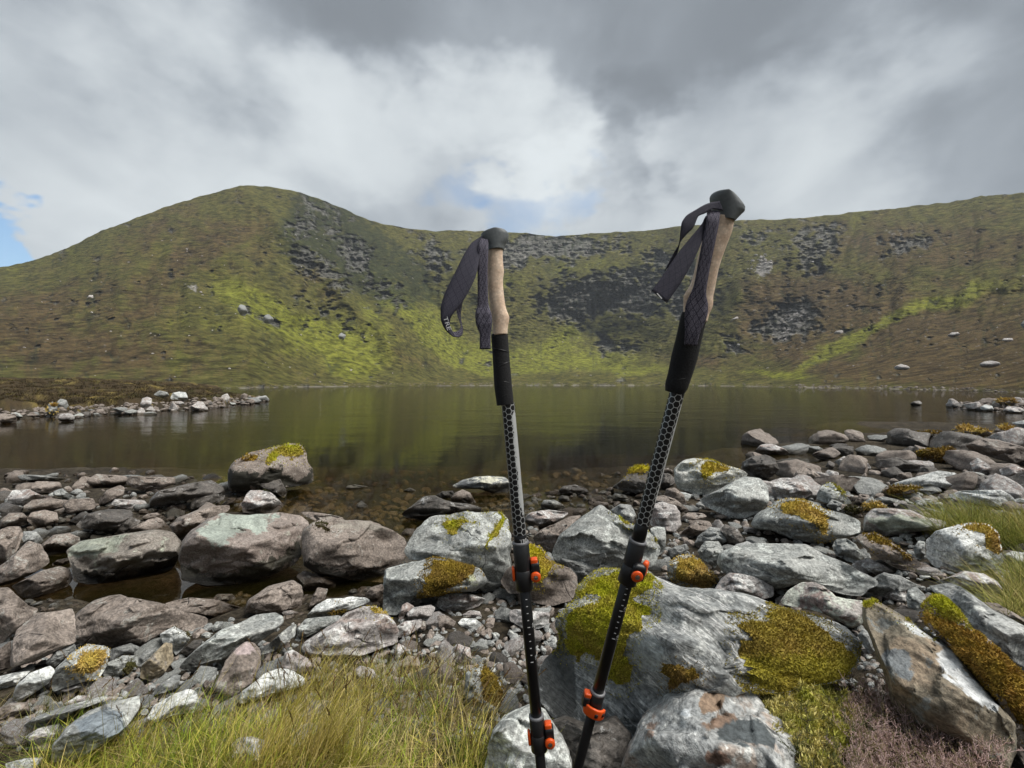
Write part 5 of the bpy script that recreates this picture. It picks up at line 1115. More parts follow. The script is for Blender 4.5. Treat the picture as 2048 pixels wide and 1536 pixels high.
def pole_mats():
    M = {}
    M['cork'] = plain('cork_grip', (.50, .335, .215), .85, 0, 420, .5, .22)
    m, t, b, o = newmat('cork'); tcn = t.new('ShaderNodeTexCoord'); P_ = tcn.outputs['Object']
    n1_ = t.noise(P_, 90, 5, .6); n2_ = t.noise(P_, 520, 4, .7); vo = t.new('ShaderNodeTexVoronoi'); t.put(vo.inputs['Vector'], P_); vo.inputs['Scale'].default_value = 260
    cr_ = t.mix(t.ramp(n1_, .35, .65), (.73, .54, .39), (.87, .69, .53)); cr_ = t.mix(t.math('MULTIPLY', t.ramp(n2_, .60, .68), .7), cr_, (.13, .07, .035))
    t.put(b.inputs['Base Color'], t.vmath('SCALE', cr_, t.ramp(vo.outputs[0], 0, .7, 1.08, .85))); b.inputs['Roughness'].default_value = .85
    t.put(b.inputs['Normal'], bump(t, n2_, .5, .0006)); M['cork'] = m
    M['foam'] = plain('foam_grip', (.010, .010, .011), .92, 0, 500, .8, .3)
    M['cap'] = plain('grip_cap_rubber', (.125, .138, .142), .55, 0, 300, .2, .1)
    M['black'] = plain('black_plastic', (.011, .011, .012), .42, 0, 200, .1, .1)
    M['shaft'] = plain('black_anodised_tube', (.008, .008, .009), .28, .2, None)
    M['grey'] = plain('grey_ring', (.16, .16, .17), .45, 0, None)
    M['orange'] = plain('orange_plastic', (.78, .095, .010), .38, 0, 150, .1, .06)
    M['steel'] = plain('steel_bolt', (.52, .50, .48), .3, 1, None)
    M['print'] = plain('white_print', (.74, .74, .74), .6, 0, None)
    # honeycomb print worn down to the silver tube
    m, t, b, o = newmat('honeycomb_tube'); uv = t.new('ShaderNodeUVMap'); uv.uv_map = 'UVMap'
    tcn = t.new('ShaderNodeTexCoord')
    p_ = t.vmath('MULTIPLY', uv.outputs[0], (1, 1, 0))
    S_ = (1.7320508, 1.0, 1.0)
    def cell(q):
        fr_ = t.vmath('FRACTION', t.vmath('DIVIDE', q, S_)); return t.vmath('MULTIPLY', t.vmath('SUBTRACT', fr_, (.5, .5, .5)), (S_[0], S_[1], 0))
    A2 = cell(p_); B2 = cell(t.vmath('ADD', p_, (S_[0]/2, .5, 0)))
    la = t.vmath('LENGTH', A2, out=1); lb = t.vmath('LENGTH', B2, out=1)
    cl_ = t.math('LESS_THAN', la, lb)
    G2 = t.mix(cl_, B2, A2)
    ab = t.vmath('ABSOLUTE', G2); ax, ay, _z = t.sep(ab)
    hd = t.math('MAXIMUM', ay, t.math('ADD', t.math('MULTIPLY', ay, .5), t.math('MULTIPLY', ax, .8660254)))
    line_ = t.ramp(hd, .440, .462)
    wn = t.noise(tcn.outputs['Object'], 210, 5, .7); wn2 = t.noise(t.vmath('MULTIPLY', tcn.outputs['Object'], (1, 1, .35)), 60, 4, .6)
    ua = t.new('ShaderNodeAttribute', attribute_name='wear')
    wr = t.ramp(t.math('ADD', ua.outputs[2], t.math('ADD', t.math('MULTIPLY', t.math('SUBTRACT', wn, .5), .9), t.math('MULTIPLY', t.math('SUBTRACT', wn2, .5), .8))), .52, .58)
    sil = t.math('MAXIMUM', line_, wr)
    t.put(b.inputs['Base Color'], t.mix(sil, (.008, .008, .009), t.mix(wn, (.52, .54, .54), (.72, .74, .74)))); t.put(b.inputs['Metallic'], t.math('MULTIPLY', sil, .35))
    b.inputs['Roughness'].default_value = .38; M['honey'] = m
    # woven strap: rows of nested diamonds
    m, t, b, o = newmat('woven_strap'); uv = t.new('ShaderNodeUVMap'); uv.uv_map = 'UVMap'
    ux, uy, _z = t.sep(uv.outputs[0])
    u1 = t.math('ADD', t.math('MULTIPLY', ux, 3.0), uy); u2 = t.math('SUBTRACT', t.math('MULTIPLY', ux, 3.0), uy)
    f1 = t.math('ABSOLUTE', t.math('SUBTRACT', t.math('FRACT', u1), .5)); f2 = t.math('ABSOLUTE', t.math('SUBTRACT', t.math('FRACT', u2), .5))
    mxv = t.math('MAXIMUM', f1, f2); sq = t.math('FRACT', t.math('MULTIPLY', mxv, 7.2))
    ln_ = t.math('MULTIPLY', t.ramp(sq, .42, .5), t.ramp(mxv, .47, .44)); tcn = t.new('ShaderNodeTexCoord'); wn = t.noise(tcn.outputs['Object'], 900, 2, .6)
    ln_ = t.math('MULTIPLY', ln_, t.ramp(wn, .3, .55))
    t.put(b.inputs['Base Color'], t.mix(ln_, (.026, .023, .040), (.22, .205, .26))); b.inputs['Roughness'].default_value = .85
    t.put(b.inputs['Normal'], bump(t, t.math('ADD', wn, ln_), .5, .0004)); M['strap'] = m
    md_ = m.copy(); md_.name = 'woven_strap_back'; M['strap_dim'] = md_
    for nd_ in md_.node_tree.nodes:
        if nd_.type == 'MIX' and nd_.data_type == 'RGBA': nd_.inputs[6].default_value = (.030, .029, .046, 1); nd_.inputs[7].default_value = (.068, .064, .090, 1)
    M['strap_dark'] = plain('strap_lining', (.026, .026, .038), .8, 0, 900, .5, .3)
    return M
PM = pole_mats()
def up_world(px, py, Y): return Vector(((px-1024)/F*Y, Y, CZ+(768-py)/F*Y))
class Pole:
    def __init__(s, pt, pb, label, name='trekking_pole'):
        s.p0 = up_world(*pt); s.p1 = up_world(*pb)
        ax = (s.p0-s.p1).normalized(); s.A = ax
        gz_ = float(ground_h(np.array([s.p1.x]), np.array([s.p1.y]))[0])
        s.tip = s.p1-ax*((s.p1.z-gz_+.05)/ax.z)
        s.S = ax.cross(Vector((0, -1, 0))).normalized()*-1
        if s.S.x < 0: s.S = -s.S
        s.T = s.S.cross(ax).normalized()
        if s.T.y > 0: s.T = -s.T
        s.root = link(name, None, loc=s.tip, label=label, category='trekking pole', group='pair of trekking poles stuck upright among the rocks')
    def at(s, py):      # distance above the tip of the axis point seen at photo row py
        d = s.p0-s.p1
        # z = CZ+(768-py)/F*y  along p1 + k d
        e = (768-py)/F; k = (CZ+e*s.p1.y-s.p1.z)/(d.z-e*d.y)
        return (s.p1+d*k-s.tip).dot(s.A)
    def P(s, h, sx=0.0, fy=0.0): return s.tip+s.A*h+s.S*sx+s.T*fy
    def width(s, h, px): # metres for px photo pixels at height h
        return px/F*s.P(h).y
    def off(s, py, px):  # sideways offset of a photo point lying in the pole's own plane
        h = s.at(py); c_ = s.P(h); pc = 1024+F*c_.x/c_.y; return (px-pc)/F*c_.y*.985
    def add(s, name, V, Fq, Ft, mat, parent=None, uv=None, attrs=None, smooth=True, label=None, bevel=None):
        V = [v-s.tip for v in V]
        me_ = mesh_np(name, np.array([v[:] for v in V]), [f_ for f_ in (Fq, Ft) if f_ is not None and len(f_)], smooth, attrs, uv)
        o = link(name, me_, mat, parent=parent or s.root)
        if label: o['label'] = label
        return o
    def tube(s, name, h0, h1, r0, r1, mat, parent=None, sx=0, fy=0, seg=32, rings=2, cuts=()):
        hs_ = np.linspace(h0, h1, rings)
        secs = []
        e_ = min(.0012, abs(h1-h0)*.2)
        secs.append((s.P(h0, sx, fy), s.S, s.T, r0-e_, r0-e_))
        secs.append((s.P(h0+e_*(1 if h1 > h0 else -1), sx, fy), s.S, s.T, r0, r0))
        for h in hs_[1:-1]: k = (h-h0)/(h1-h0); secs.append((s.P(h, sx, fy), s.S, s.T, r0+(r1-r0)*k, r0+(r1-r0)*k))
        secs.append((s.P(h1-e_*(1 if h1 > h0 else -1), sx, fy), s.S, s.T, r1, r1)); secs.append((s.P(h1, sx, fy), s.S, s.T, r1-e_, r1-e_))
        V, Fq, Ft = solid_sections(secs, seg)
        return s.add(name, V, Fq, Ft, mat, parent)
    def disc(s, name, h, sx, fy0, fy1, r, mat, parent, seg=24, tiltv=0.0):
        """short cylinder whose axis points at fy (towards the viewer)"""
        V = []; tt_ = (s.T+s.S*tiltv).normalized(); r_ = tt_.cross(s.A).normalized()
        secs = []; c0 = s.P(h, sx, fy0); L_ = fy1-fy0; e_ = .0009
        for d_, rr_ in ((0, r-e_), (e_, r), (L_-e_, r), (L_, r-e_)): secs.append((c0+tt_*d_, r_, s.A, rr_, rr_))
        V, Fq, Ft = solid_sections(secs, seg); return s.add(name, V, Fq, Ft, mat, parent)
    def rbox(s, name, h, sx, fy, hx, hy, hz, mat, parent, p=5, rot=0.0):
        """rounded block centred at (sx, fy), half sizes hx (side) hy (towards) hz (along)"""
        r_ = (s.S*math.cos(rot)+s.T*math.sin(rot)); t_ = (-s.S*math.sin(rot)+s.T*math.cos(rot)); secs = []
        for k in np.linspace(-1, 1, 9):
            w_ = (1-abs(k)**6)**(1/6)*.999+.001; secs.append((s.P(h+k*hz, sx, fy), r_, t_, hx*max(w_, .55), hy*max(w_, .55)))
        V, Fq, Ft = solid_sections(secs, 24, p); return s.add(name, V, Fq, Ft, mat, parent)
def lofted(pole, name, rows, mat, depth, parent=None, seg=30, p=2.3, sub=6):
    """rows of (photo y, left x, right x); smooth loft with half depth = depth*half width (or metres)"""
    rows = np.array(rows, float); q = np.arange(len(rows)); qq = np.linspace(0, len(rows)-1, (len(rows)-1)*sub+1)
    cs = [pchip(q, rows[None, :, i], qq)[0] for i in range(3)]
    secs = []
    for y_, l_, r_ in zip(*cs):
        h = pole.at(y_); a, b_ = pole.off(y_, l_), pole.off(y_, r_); hw = (b_-a)/2
        secs.append((pole.P(h, (a+b_)/2), pole.S, pole.T, hw, depth if depth > 0 else -depth*hw))
    V, Fq, Ft = solid_sections(secs, seg, p); return pole.add(name, V, Fq, Ft, mat, parent)
def ribbon(pole, name, L, Rr_, Ys, mat, width=.020, thick=.0011, parent=None, sub=8):
    """strap from its two traced edges (photo points) at distances Ys"""
    L = np.array(L, float); Rr_ = np.array(Rr_, float); q = np.arange(len(L)); qq = np.linspace(0, len(L)-1, (len(L)-1)*sub+1)
    g_ = lambda A_: pchip(q, np.array(A_, float)[None, :], qq)[0]
    lx, ly, rx, ry, yy = g_(L[:, 0]), g_(L[:, 1]), g_(Rr_[:, 0]), g_(Rr_[:, 1]), g_([y[0] if isinstance(y, tuple) else y for y in Ys]); yr = g_([y[1] if isinstance(y, tuple) else y for y in Ys])
    V = []; UV = []; run = 0; prev = None; nc = 5
    for i in range(len(qq)):
        a, b_ = up_world(lx[i], ly[i], yy[i]), up_world(rx[i], ry[i], yr[i]); c_ = (a+b_)/2
        if prev is not None: run += (c_-prev).length
        prev = c_
        for k in range(nc):
            V.append(a+(b_-a)*k/(nc-1)); UV.append((k/(nc-1), run/.0125))
    Fq = [(i*nc+k, i*nc+k+1, (i+1)*nc+k+1, (i+1)*nc+k) for i in range(len(qq)-1) for k in range(nc-1)]
    o = pole.add(name, V, Fq, None, mat, parent, uv=UV)
    md = o.modifiers.new('thickness', 'SOLIDIFY'); md.thickness = thick; md.offset = 0; return o
def text_on(pole, name, txt, h, size, r, ang, parent, rot=math.pi/2, mat=None):
    """printed characters bent round the tube"""
    cu_ = bpy.data.curves.new('t', 'FONT'); cu_.body = txt; cu_.size = size; cu_.align_x = 'CENTER'; cu_.align_y = 'CENTER'; cu_.resolution_u = 2
    ob = bpy.data.objects.new('t', cu_); COL.objects.link(ob); dg = bpy.context.evaluated_depsgraph_get(); me_ = bpy.data.meshes.new_from_object(ob.evaluated_get(dg))
    bpy.data.objects.remove(ob)
    for v in me_.vertices:
        x_, y_ = v.co.x, v.co.y; x_, y_ = x_*math.cos(rot)-y_*math.sin(rot), x_*math.sin(rot)+y_*math.cos(rot)
        a = ang+x_/r; v.co = pole.P(h+y_, math.sin(a)*(r+.00015), math.cos(a)*(r+.00015))-pole.tip
    me_.name = name
    for p_ in list(me_.materials): pass
    me_.materials.clear()
    return link(name, me_, mat or PM['print'], parent=parent)
def tick(pole, h, r, ang, w_, parent):
    V = []; n_ = 5
    for k in range(n_):
        a = ang+(-.5+k/(n_-1))*w_/r
        for dh in (-.00055, .00055): V.append(pole.P(h+dh, math.sin(a)*(r+.00012), math.cos(a)*(r+.00012)))
    Fq = [(2*k, 2*k+2, 2*k+3, 2*k+1) for k in range(n_-1)]
    return pole.add('scale_mark', V, Fq, None, PM['print'], parent)
def honey_tube(pole, h0, h1, r, wear_ang, wear_w):
    seg, rings = 48, 40; V = []; UV = []; Wr = []
    for i in range(rings+1):
        h = h0+(h1-h0)*i/rings
        for k in range(seg+1):
            a = 2*math.pi*k/seg; V.append(pole.P(h, math.sin(a)*r, math.cos(a)*r)); UV.append((a*r/.00807, (h-h0)/.00807))
            d_ = abs((a-wear_ang+math.pi) % (2*math.pi)-math.pi)
            e_ = min(1, (h-h0)/(h1-h0)/.25, (1-(h-h0)/(h1-h0))/.12)
            Wr.append(max(0, 1-d_/wear_w)*max(.0, e_)*1.0)
    n_ = seg+1; Fq = [(i*n_+k, i*n_+k+1, (i+1)*n_+k+1, (i+1)*n_+k) for i in range(rings) for k in range(seg)]
    return pole.add('patterned_shaft', V, Fq, None, PM['honey'], uv=UV, attrs={'wear': np.array(Wr)})
def lock(pole, ytop, ymid, ybot, r_in, variant):
    """clamp: a collar with a grey ring, a black hinge housing, an orange lever and a dial with a bolt"""
    h1, hm, h0 = pole.at(ytop), pole.at(ymid), pole.at(ybot)
    col_ = pole.tube('clamp_collar', h0, h1, r_in+.0023, r_in+.0023, PM['black'], rings=3)
    pole.tube('grey_ring', h1-.0035, h1+.0007, r_in+.0026, r_in+.0025, PM['grey'], parent=col_)
    pole.tube('lower_band', h0, hm+.0005, r_in+.0034, r_in+.0028, PM['black'], parent=col_)
    if variant == 'closed':
        sx = r_in+.0085; h = hm+.001
        pole.rbox('hinge_housing', h-.001, sx-.0005, .001, .0062, .0075, .0105, PM['black'], col_)
        pole.rbox('orange_lever', h+.0095, sx-.0015, .001, .0050, .0060, .0042, PM['orange'], col_)
        dial = pole.disc('orange_dial', h-.0095, sx-.0010, .0045, .0125, .0068, PM['orange'], col_)
        pole.disc('bolt', h-.0095, sx-.0010, .0120, .0136, .0029, PM['steel'], dial)
        pole.rbox('orange_tab', h-.006, -(r_in+.0045), 0, .0020, .0050, .0100, PM['orange'], col_)
    elif variant == 'front':
        h = hm-.001
        pole.rbox('hinge_housing', h-.002, .0065, r_in+.002, .0085, .0070, .0115, PM['black'], col_)
        dial = pole.disc('orange_dial', h-.005, .0045, r_in+.0075, r_in+.0115, .0074, PM['orange'], col_)
        pole.disc('bolt', h-.005, .0045, r_in+.0110, r_in+.0126, .0032, PM['steel'], dial)
        pole.rbox('orange_lever', h+.002, .0155, r_in-.002, .0036, .0055, .0105, PM['orange'], col_, rot=.5)
    else:
        h = hm
        pole.rbox('hinge_housing', h+.004, -(r_in+.0060), .002, .0048, .0070, .0080, PM['black'], col_)
        pole.rbox('orange_lever', h+.0125, -(r_in+.0055), .002, .0048, .0058, .0036, PM['orange'], col_)
        V = []; Fq = []; nseg = 16
        secs = []
        for k in range(nseg+1):     # open clamp plate curving across the front of the pole
            a = -1.35+2.55*k/nseg; rr_ = r_in+.0066; dz = -.0048-.0035*math.sin(max(0, a+.2))
            c_ = pole.P(h+dz, math.sin(a)*rr_, math.cos(a)*rr_); tn = (pole.S*math.cos(a)-pole.T*math.sin(a)); ou = (pole.S*math.sin(a)+pole.T*math.cos(a))
            e_ = .6 if k in (0, nseg) else 1
            secs.append((c_, ou, pole.A, .0020*e_, .0074*e_))
        V, Fq, Ft = solid_sections(secs, 16, 5); pl = pole.add('orange_clamp_plate', V, Fq, Ft, PM['orange'], col_)
        for a in (.05, .72):
            rr_ = r_in+.0088; c_ = pole.P(h-.0062, math.sin(a)*rr_, math.cos(a)*rr_); tn = (pole.S*math.cos(a)-pole.T*math.sin(a)); ou = (pole.S*math.sin(a)+pole.T*math.cos(a))
            V, Fq, Ft = solid_sections([(c_-ou*.0004, tn, pole.A, .0024, .0027), (c_+ou*.0003, tn, pole.A, .0024, .0027)], 12, 4); pole.add('slot', V, Fq, Ft, PM['black'], pl)
    return col_
# ---- left pole
LP = Pole((985, 465, .64), (1082, 1536, .645), 'left trekking pole, upright, its wrist strap hanging in a loop on the left')
lofted(LP, 'cork_grip', [(497,975,1006),(520,975,1006),(545,975,1008),(565,975,1006),(590,977,1008),(612,980,1011),(628,982,1016),(636,984,1019),(645,985,1018),(655,985,1016),(670,985,1015)], PM['cork'], .0118)
cap_ = lofted(LP, 'grip_cap', [(462,978,1002),(463.5,968,1010),(467,962,1015),(472,961,1018),(480,964,1017),(487,970,1014),(494,974,1010),(502,975,1008)], PM['cap'], .0145, p=2.2)
V_ = [(LP.P(LP.at(464)+.0004, LP.off(470, 990), 0), LP.S, LP.T, w_, w_*.85) for w_ in (.0118, .0112)]
ft = lofted(LP, 'foam_grip', [(667,983,1015),(672,982,1016),(700,984,1018),(735,986,1021),(770,988,1024),(800,992,1027),(809,993,1027)], PM['foam'], -1.0, p=2.0)
for k_, yy_ in enumerate((700, 730, 762, 790)):
    secs = [(LP.P(LP.at(yy_)+d_, LP.off(yy_, np.interp(yy_, [672, 809], [999, 1010]))), (LP.S+LP.A*(.35 if k_ % 2 else -.35)).normalized(), LP.T, LP.width(LP.at(yy_), 17.6), LP.width(LP.at(yy_), 17.6)) for d_ in (-.0005, .0005)]
    V, Fq, Ft = solid_sections(secs, 28); LP.add('seam', V, Fq, Ft, PM['black'], ft)
honey_tube(LP, LP.at(1068), LP.at(806), .0089, .95, 1.15)
bk = LP.tube('upper_shaft', LP.at(1100), LP.at(1066), .0089, .0089, PM['shaft'])
text_on(LP, 'lettering', 'TRE', LP.at(1079), .0068, .0089, .55, bk, rot=0); text_on(LP, 'lettering', 'MOU', LP.at(1088), .0036, .0089, .55, bk, rot=0)
lock(LP, 1083, 1138, 1178, .0089, 'closed')
ms_ = LP.tube('middle_shaft', LP.at(1470), LP.at(1175), .0078, .0078, PM['shaft'])
for i_, yy_ in enumerate(np.linspace(1194, 1318, 10)): tick(LP, LP.at(yy_), .0078, .12, .0036 if i_ % 5 == 4 else .0024, ms_)
for yy_ in (1248, 1312): text_on(LP, 'lettering', '120' if yy_ < 1300 else '115', LP.at(yy_), .0042, .0078, 1.02, ms_, rot=math.pi/2)
lock(LP, 1430, 1466, 1500, .0078, 'closed')
LP.tube('lower_shaft', .06, LP.at(1490), .0068, .0068, PM['shaft'])
LP.tube('tip', .0, .062, .0035, .0062, PM['steel'])
sc_ = lambda lst: [(860+x/4.042, 440+y/4.042) for x, y in lst]
st_ = ribbon(LP, 'wrist_strap', sc_([(412,150),(392,215),(384,430),(385,560),(384,680),(366,760),(370,830),(385,880),(402,930),(402,1045)]),
       sc_([(470,160),(472,235),(466,430),(468,560),(474,680),(500,770),(503,830),(497,880),(490,930),(490,1045)]), [.628,.622,.620,.620,.620,.618,.618,.619,.620,.621], PM['strap'])
lp_ = ribbon(LP, 'strap_loop', sc_([(415,130),(335,188),(285,262),(200,430),(110,620),(86,720),(86,790),(112,870),(150,915),(200,945),(232,948)]),
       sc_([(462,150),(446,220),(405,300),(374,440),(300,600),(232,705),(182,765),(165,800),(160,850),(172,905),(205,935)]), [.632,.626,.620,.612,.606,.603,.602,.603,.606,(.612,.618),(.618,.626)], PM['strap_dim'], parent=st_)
ribbon(LP, 'strap_back', sc_([(200,945),(232,948),(262,925),(266,885),(256,835),(250,770),(258,700),(276,610)]),
       sc_([(165,880),(188,905),(232,895),(250,855),(238,815),(215,745),(215,715),(240,640)]), [.613,.618,.622,.626,.630,.634,.636,.638], PM['strap'], parent=st_)
# TRE woven in white on the loop
cu_ = bpy.data.curves.new('t', 'FONT'); cu_.body = 'TRE'; cu_.size = .0105; cu_.resolution_u = 2
ob = bpy.data.objects.new('t', cu_); COL.objects.link(ob); me_ = bpy.data.meshes.new_from_object(ob.evaluated_get(bpy.context.evaluated_depsgraph_get())); bpy.data.objects.remove(ob)
me_.materials.clear(); me_.name = 'lettering'
o_ = up_world(886.5, 635, .6005); e1 = (up_world(893.5, 657, .6005)-o_).normalized(); e2 = (up_world(893, 633, .6005)-o_).normalized()
for v in me_.vertices: v.co = o_+e1*v.co.x+e2*v.co.y*.75-LP.tip
link('lettering', me_, PM['print'], parent=lp_)
# ---- right pole
RP = Pole((1457, 398, .545), (1155, 1536, .66), 'right trekking pole, leaning to the right with its strap folded over on the left')
lofted(RP, 'cork_grip', [(436,1424,1467),(460,1415,1462),(487,1405,1452),(520,1396,1440),(546,1390,1433),(575,1381,1428),(592,1371,1425),(602,1367,1425),(612,1367,1423),(625,1367,1417),(640,1366,1413)], PM['cork'], .0140)
lofted(RP, 'grip_cap', [(388.5,1439,1453),(390,1430,1463),(395,1423,1473),(402,1420,1482),(410,1421,1488.5),(416,1423,1488),(424,1427,1481),(433,1431,1473),(441,1434,1466)], PM['cap'], .0165, p=2.2)
ft = lofted(RP, 'foam_grip', [(630,1364,1412),(640,1361,1411),(680,1352,1402),(715,1343,1394),(750,1336,1383),(775,1330,1374),(786,1330,1367)], PM['foam'], -.92, p=2.0)
for k_, yy_ in enumerate((672, 700, 728, 756)):
    cx_ = np.interp(yy_, [640, 680, 715, 750, 775], [1386, 1377, 1368.5, 1359.5, 1352]); w_ = RP.width(RP.at(yy_), np.interp(yy_, [640, 775], [24.6, 22.6]))
    secs = [(RP.P(RP.at(yy_)+d_, RP.off(yy_, cx_)), (RP.S+RP.A*(.4 if k_ % 2 else -.4)).normalized(), RP.T, w_, w_*.93) for d_ in (-.0005, .0005)]
    V, Fq, Ft = solid_sections(secs, 28); RP.add('seam', V, Fq, Ft, PM['black'], ft)
honey_tube(RP, RP.at(1047), RP.at(778), .0089, 1.15, .95)
bk = RP.tube('upper_shaft', RP.at(1085), RP.at(1045), .0089, .0089, PM['shaft'])
text_on(RP, 'lettering', 'T', RP.at(1057), .006, .0089, .95, bk, rot=0)
lock(RP, 1080, 1128, 1165, .0089, 'front')
ms_ = RP.tube('middle_shaft', RP.at(1420), RP.at(1150), .0078, .0078, PM['shaft'])
for i_, yy_ in enumerate(np.linspace(1160, 1270, 11)): tick(RP, RP.at(yy_), .0078, -.05, .0042 if i_ in (5, 10) else .0026, ms_)
text_on(RP, 'lettering', '115', RP.at(1212), .0052, .0078, .62, ms_, rot=math.pi/2); text_on(RP, 'lettering', '110', RP.at(1268), .0052, .0078, .62, ms_, rot=math.pi/2)
lock(RP, 1381, 1405, 1428, .0078, 'open')
RP.tube('lower_shaft', .06, RP.at(1412), .0068, .0068, PM['shaft'])
RP.tube('tip', .0, .062, .0035, .0062, PM['steel'])
sc_ = lambda lst: [(1270+x/3.411, 370+y/3.413) for x, y in lst]
st_ = ribbon(RP, 'wrist_strap', sc_([(492,170),(488,240),(462,370),(430,540),(400,690),(352,800),(342,850),(340,930),(342,1000),(336,1090)]),
       sc_([(580,180),(574,250),(545,400),(512,560),(485,740),(498,815),(497,860),(480,930),(446,1000),(422,1097)]), [.533,.528,.530,.534,.538,.541,.542,.544,.546,.551], PM['strap'])
ribbon(RP, 'strap_fold', sc_([(575,110),(500,125),(410,172),(345,215),(318,262),(310,320),(300,400),(262,470),(200,590)]),
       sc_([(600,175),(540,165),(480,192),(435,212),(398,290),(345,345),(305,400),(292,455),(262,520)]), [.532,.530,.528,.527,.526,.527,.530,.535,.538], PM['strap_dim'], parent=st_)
fr2 = ribbon(RP, 'strap_end', sc_([(480,215),(466,250),(300,455),(205,595),(114,722)]),
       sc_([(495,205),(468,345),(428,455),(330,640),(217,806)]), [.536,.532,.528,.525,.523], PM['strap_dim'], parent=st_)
a_, b_ = up_world(1270+150/3.41, 370+738/3.41, .5222), up_world(1270+184/3.41, 370+775/3.41, .5222); dd_ = (b_-a_).normalized(); nn2 = dd_.cross(Vector((0, 1, 0))).normalized()*.0006
RP.add('stitching', [a_+nn2, b_+nn2, b_-nn2, a_-nn2], [(0, 1, 2, 3)], None, PM['print'], fr2)
# ---------------------------------------------------------------- grass, heather, moss bank
def plant_mat(name, rough=.6, trans=.25):
    m, t, b, o = newmat(name); a = t.new('ShaderNodeAttribute', attribute_name='mcol')
    t.put(b.inputs['Base Color'], a.outputs[0]); b.inputs['Roughness'].default_value = rough; b.inputs['Specular IOR Level'].default_value = .25
    d_ = t.new('ShaderNodeBsdfTranslucent'); t.put(d_.inputs[0], a.outputs[0]); mx = t.new('ShaderNodeMixShader'); mx.inputs[0].default_value = trans
    t.l.new(b.outputs[0], mx.inputs[1]); t.l.new(d_.outputs[0], mx.inputs[2]); t.l.new(mx.outputs[0], o.inputs[0]); return m
GM = plant_mat('grass_blades')
def grass_blades(roots, L, Wd, lean, cols, seg=4, droop=1.0, lean_dir=None):
    """curved tapering blades; roots Nx3"""
    n = len(roots); a = rng.random(n)*2*math.pi
    dirh = np.stack([np.cos(a), np.sin(a), np.zeros(n)], 1)
    if lean_dir is not None: dirh = dirh*.55+np.array(lean_dir)[None, :]*.75; dirh /= np.linalg.norm(dirh, axis=1)[:, None]
    L = L*(.45+.8*rng.random(n)); ln = lean*(.2+1.2*rng.random(n)); V = []; C_ = []
    side = np.stack([-dirh[:, 1], dirh[:, 0], np.zeros(n)], 1); mixs = rng.random(n)[:, None]; side = side*(1-mixs)+np.array([1.0, 0, 0])*mixs; side /= np.linalg.norm(side, axis=1)[:, None]
    for k in range(seg+1):
        s_ = k/seg; c_ = roots+dirh*(L*(ln*s_+droop*ln*s_*s_*.8))[:, None]+np.array([0, 0, 1])*(L*(s_-.35*droop*ln*s_*s_))[:, None]
        w_ = Wd*(1-s_**1.6)*.5+.00012
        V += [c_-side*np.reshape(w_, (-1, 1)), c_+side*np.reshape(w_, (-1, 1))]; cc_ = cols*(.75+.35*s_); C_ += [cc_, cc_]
    V = np.stack(V, 1); C_ = np.stack(C_, 1); m_ = 2*(seg+1); base = (np.arange(n)*m_)[:, None]
    Fq = np.concatenate([base+np.array([[2*k, 2*k+1, 2*k+3, 2*k+2]]) for k in range(seg)], 0)
    return V.reshape(-1, 3), Fq, C_.reshape(-1, 3)
def roots_in(poly, n, lift=0.0, yscale=None):
    a = np.array(poly, float); out = []; X0, Y0 = a.min(0); X1, Y1 = a.max(0)
    while len(out) < n:
        px, py = rng.uniform(X0, X1), rng.uniform(Y0, Y1)
        if inpoly(np.array([px]), np.array([py]), poly)[0]: out.append((px, py))
    out = np.array(out); 
    Y = np.full(n, 1.0)
    for it in range(14):
        X = (out[:, 0]-1024)/F*Y; g_ = ground_h(X, Y)+lift; Yn = (CZ-g_)*F/(out[:, 1]-768); Y = .5*Y+.5*Yn
    X = (out[:, 0]-1024)/F*Y; return np.stack([X, Y, ground_h(X, Y)+lift-.01], 1), out
def pal(n, cols, w_=None):
    c_ = np.array(cols)[rng.choice(len(cols), n, p=w_)]; return c_*(.75+.5*rng.random((n, 1)))
GREENS = [(.29, .37, .035), (.44, .44, .060), (.62, .52, .12), (.14, .20, .025), (.70, .56, .20)]
def grass_object(name, label, batches):
    V = []; Fq = []; Cc = []; o_ = 0
    for v, f_, c_ in batches: V.append(v); Fq.append(f_+o_); Cc.append(c_); o_ += len(v)
    me_ = mesh_np(name, np.concatenate(V), np.concatenate(Fq), True, {'mcol': np.concatenate(Cc)})
    return link(name, me_, GM, kind='stuff', label=label)
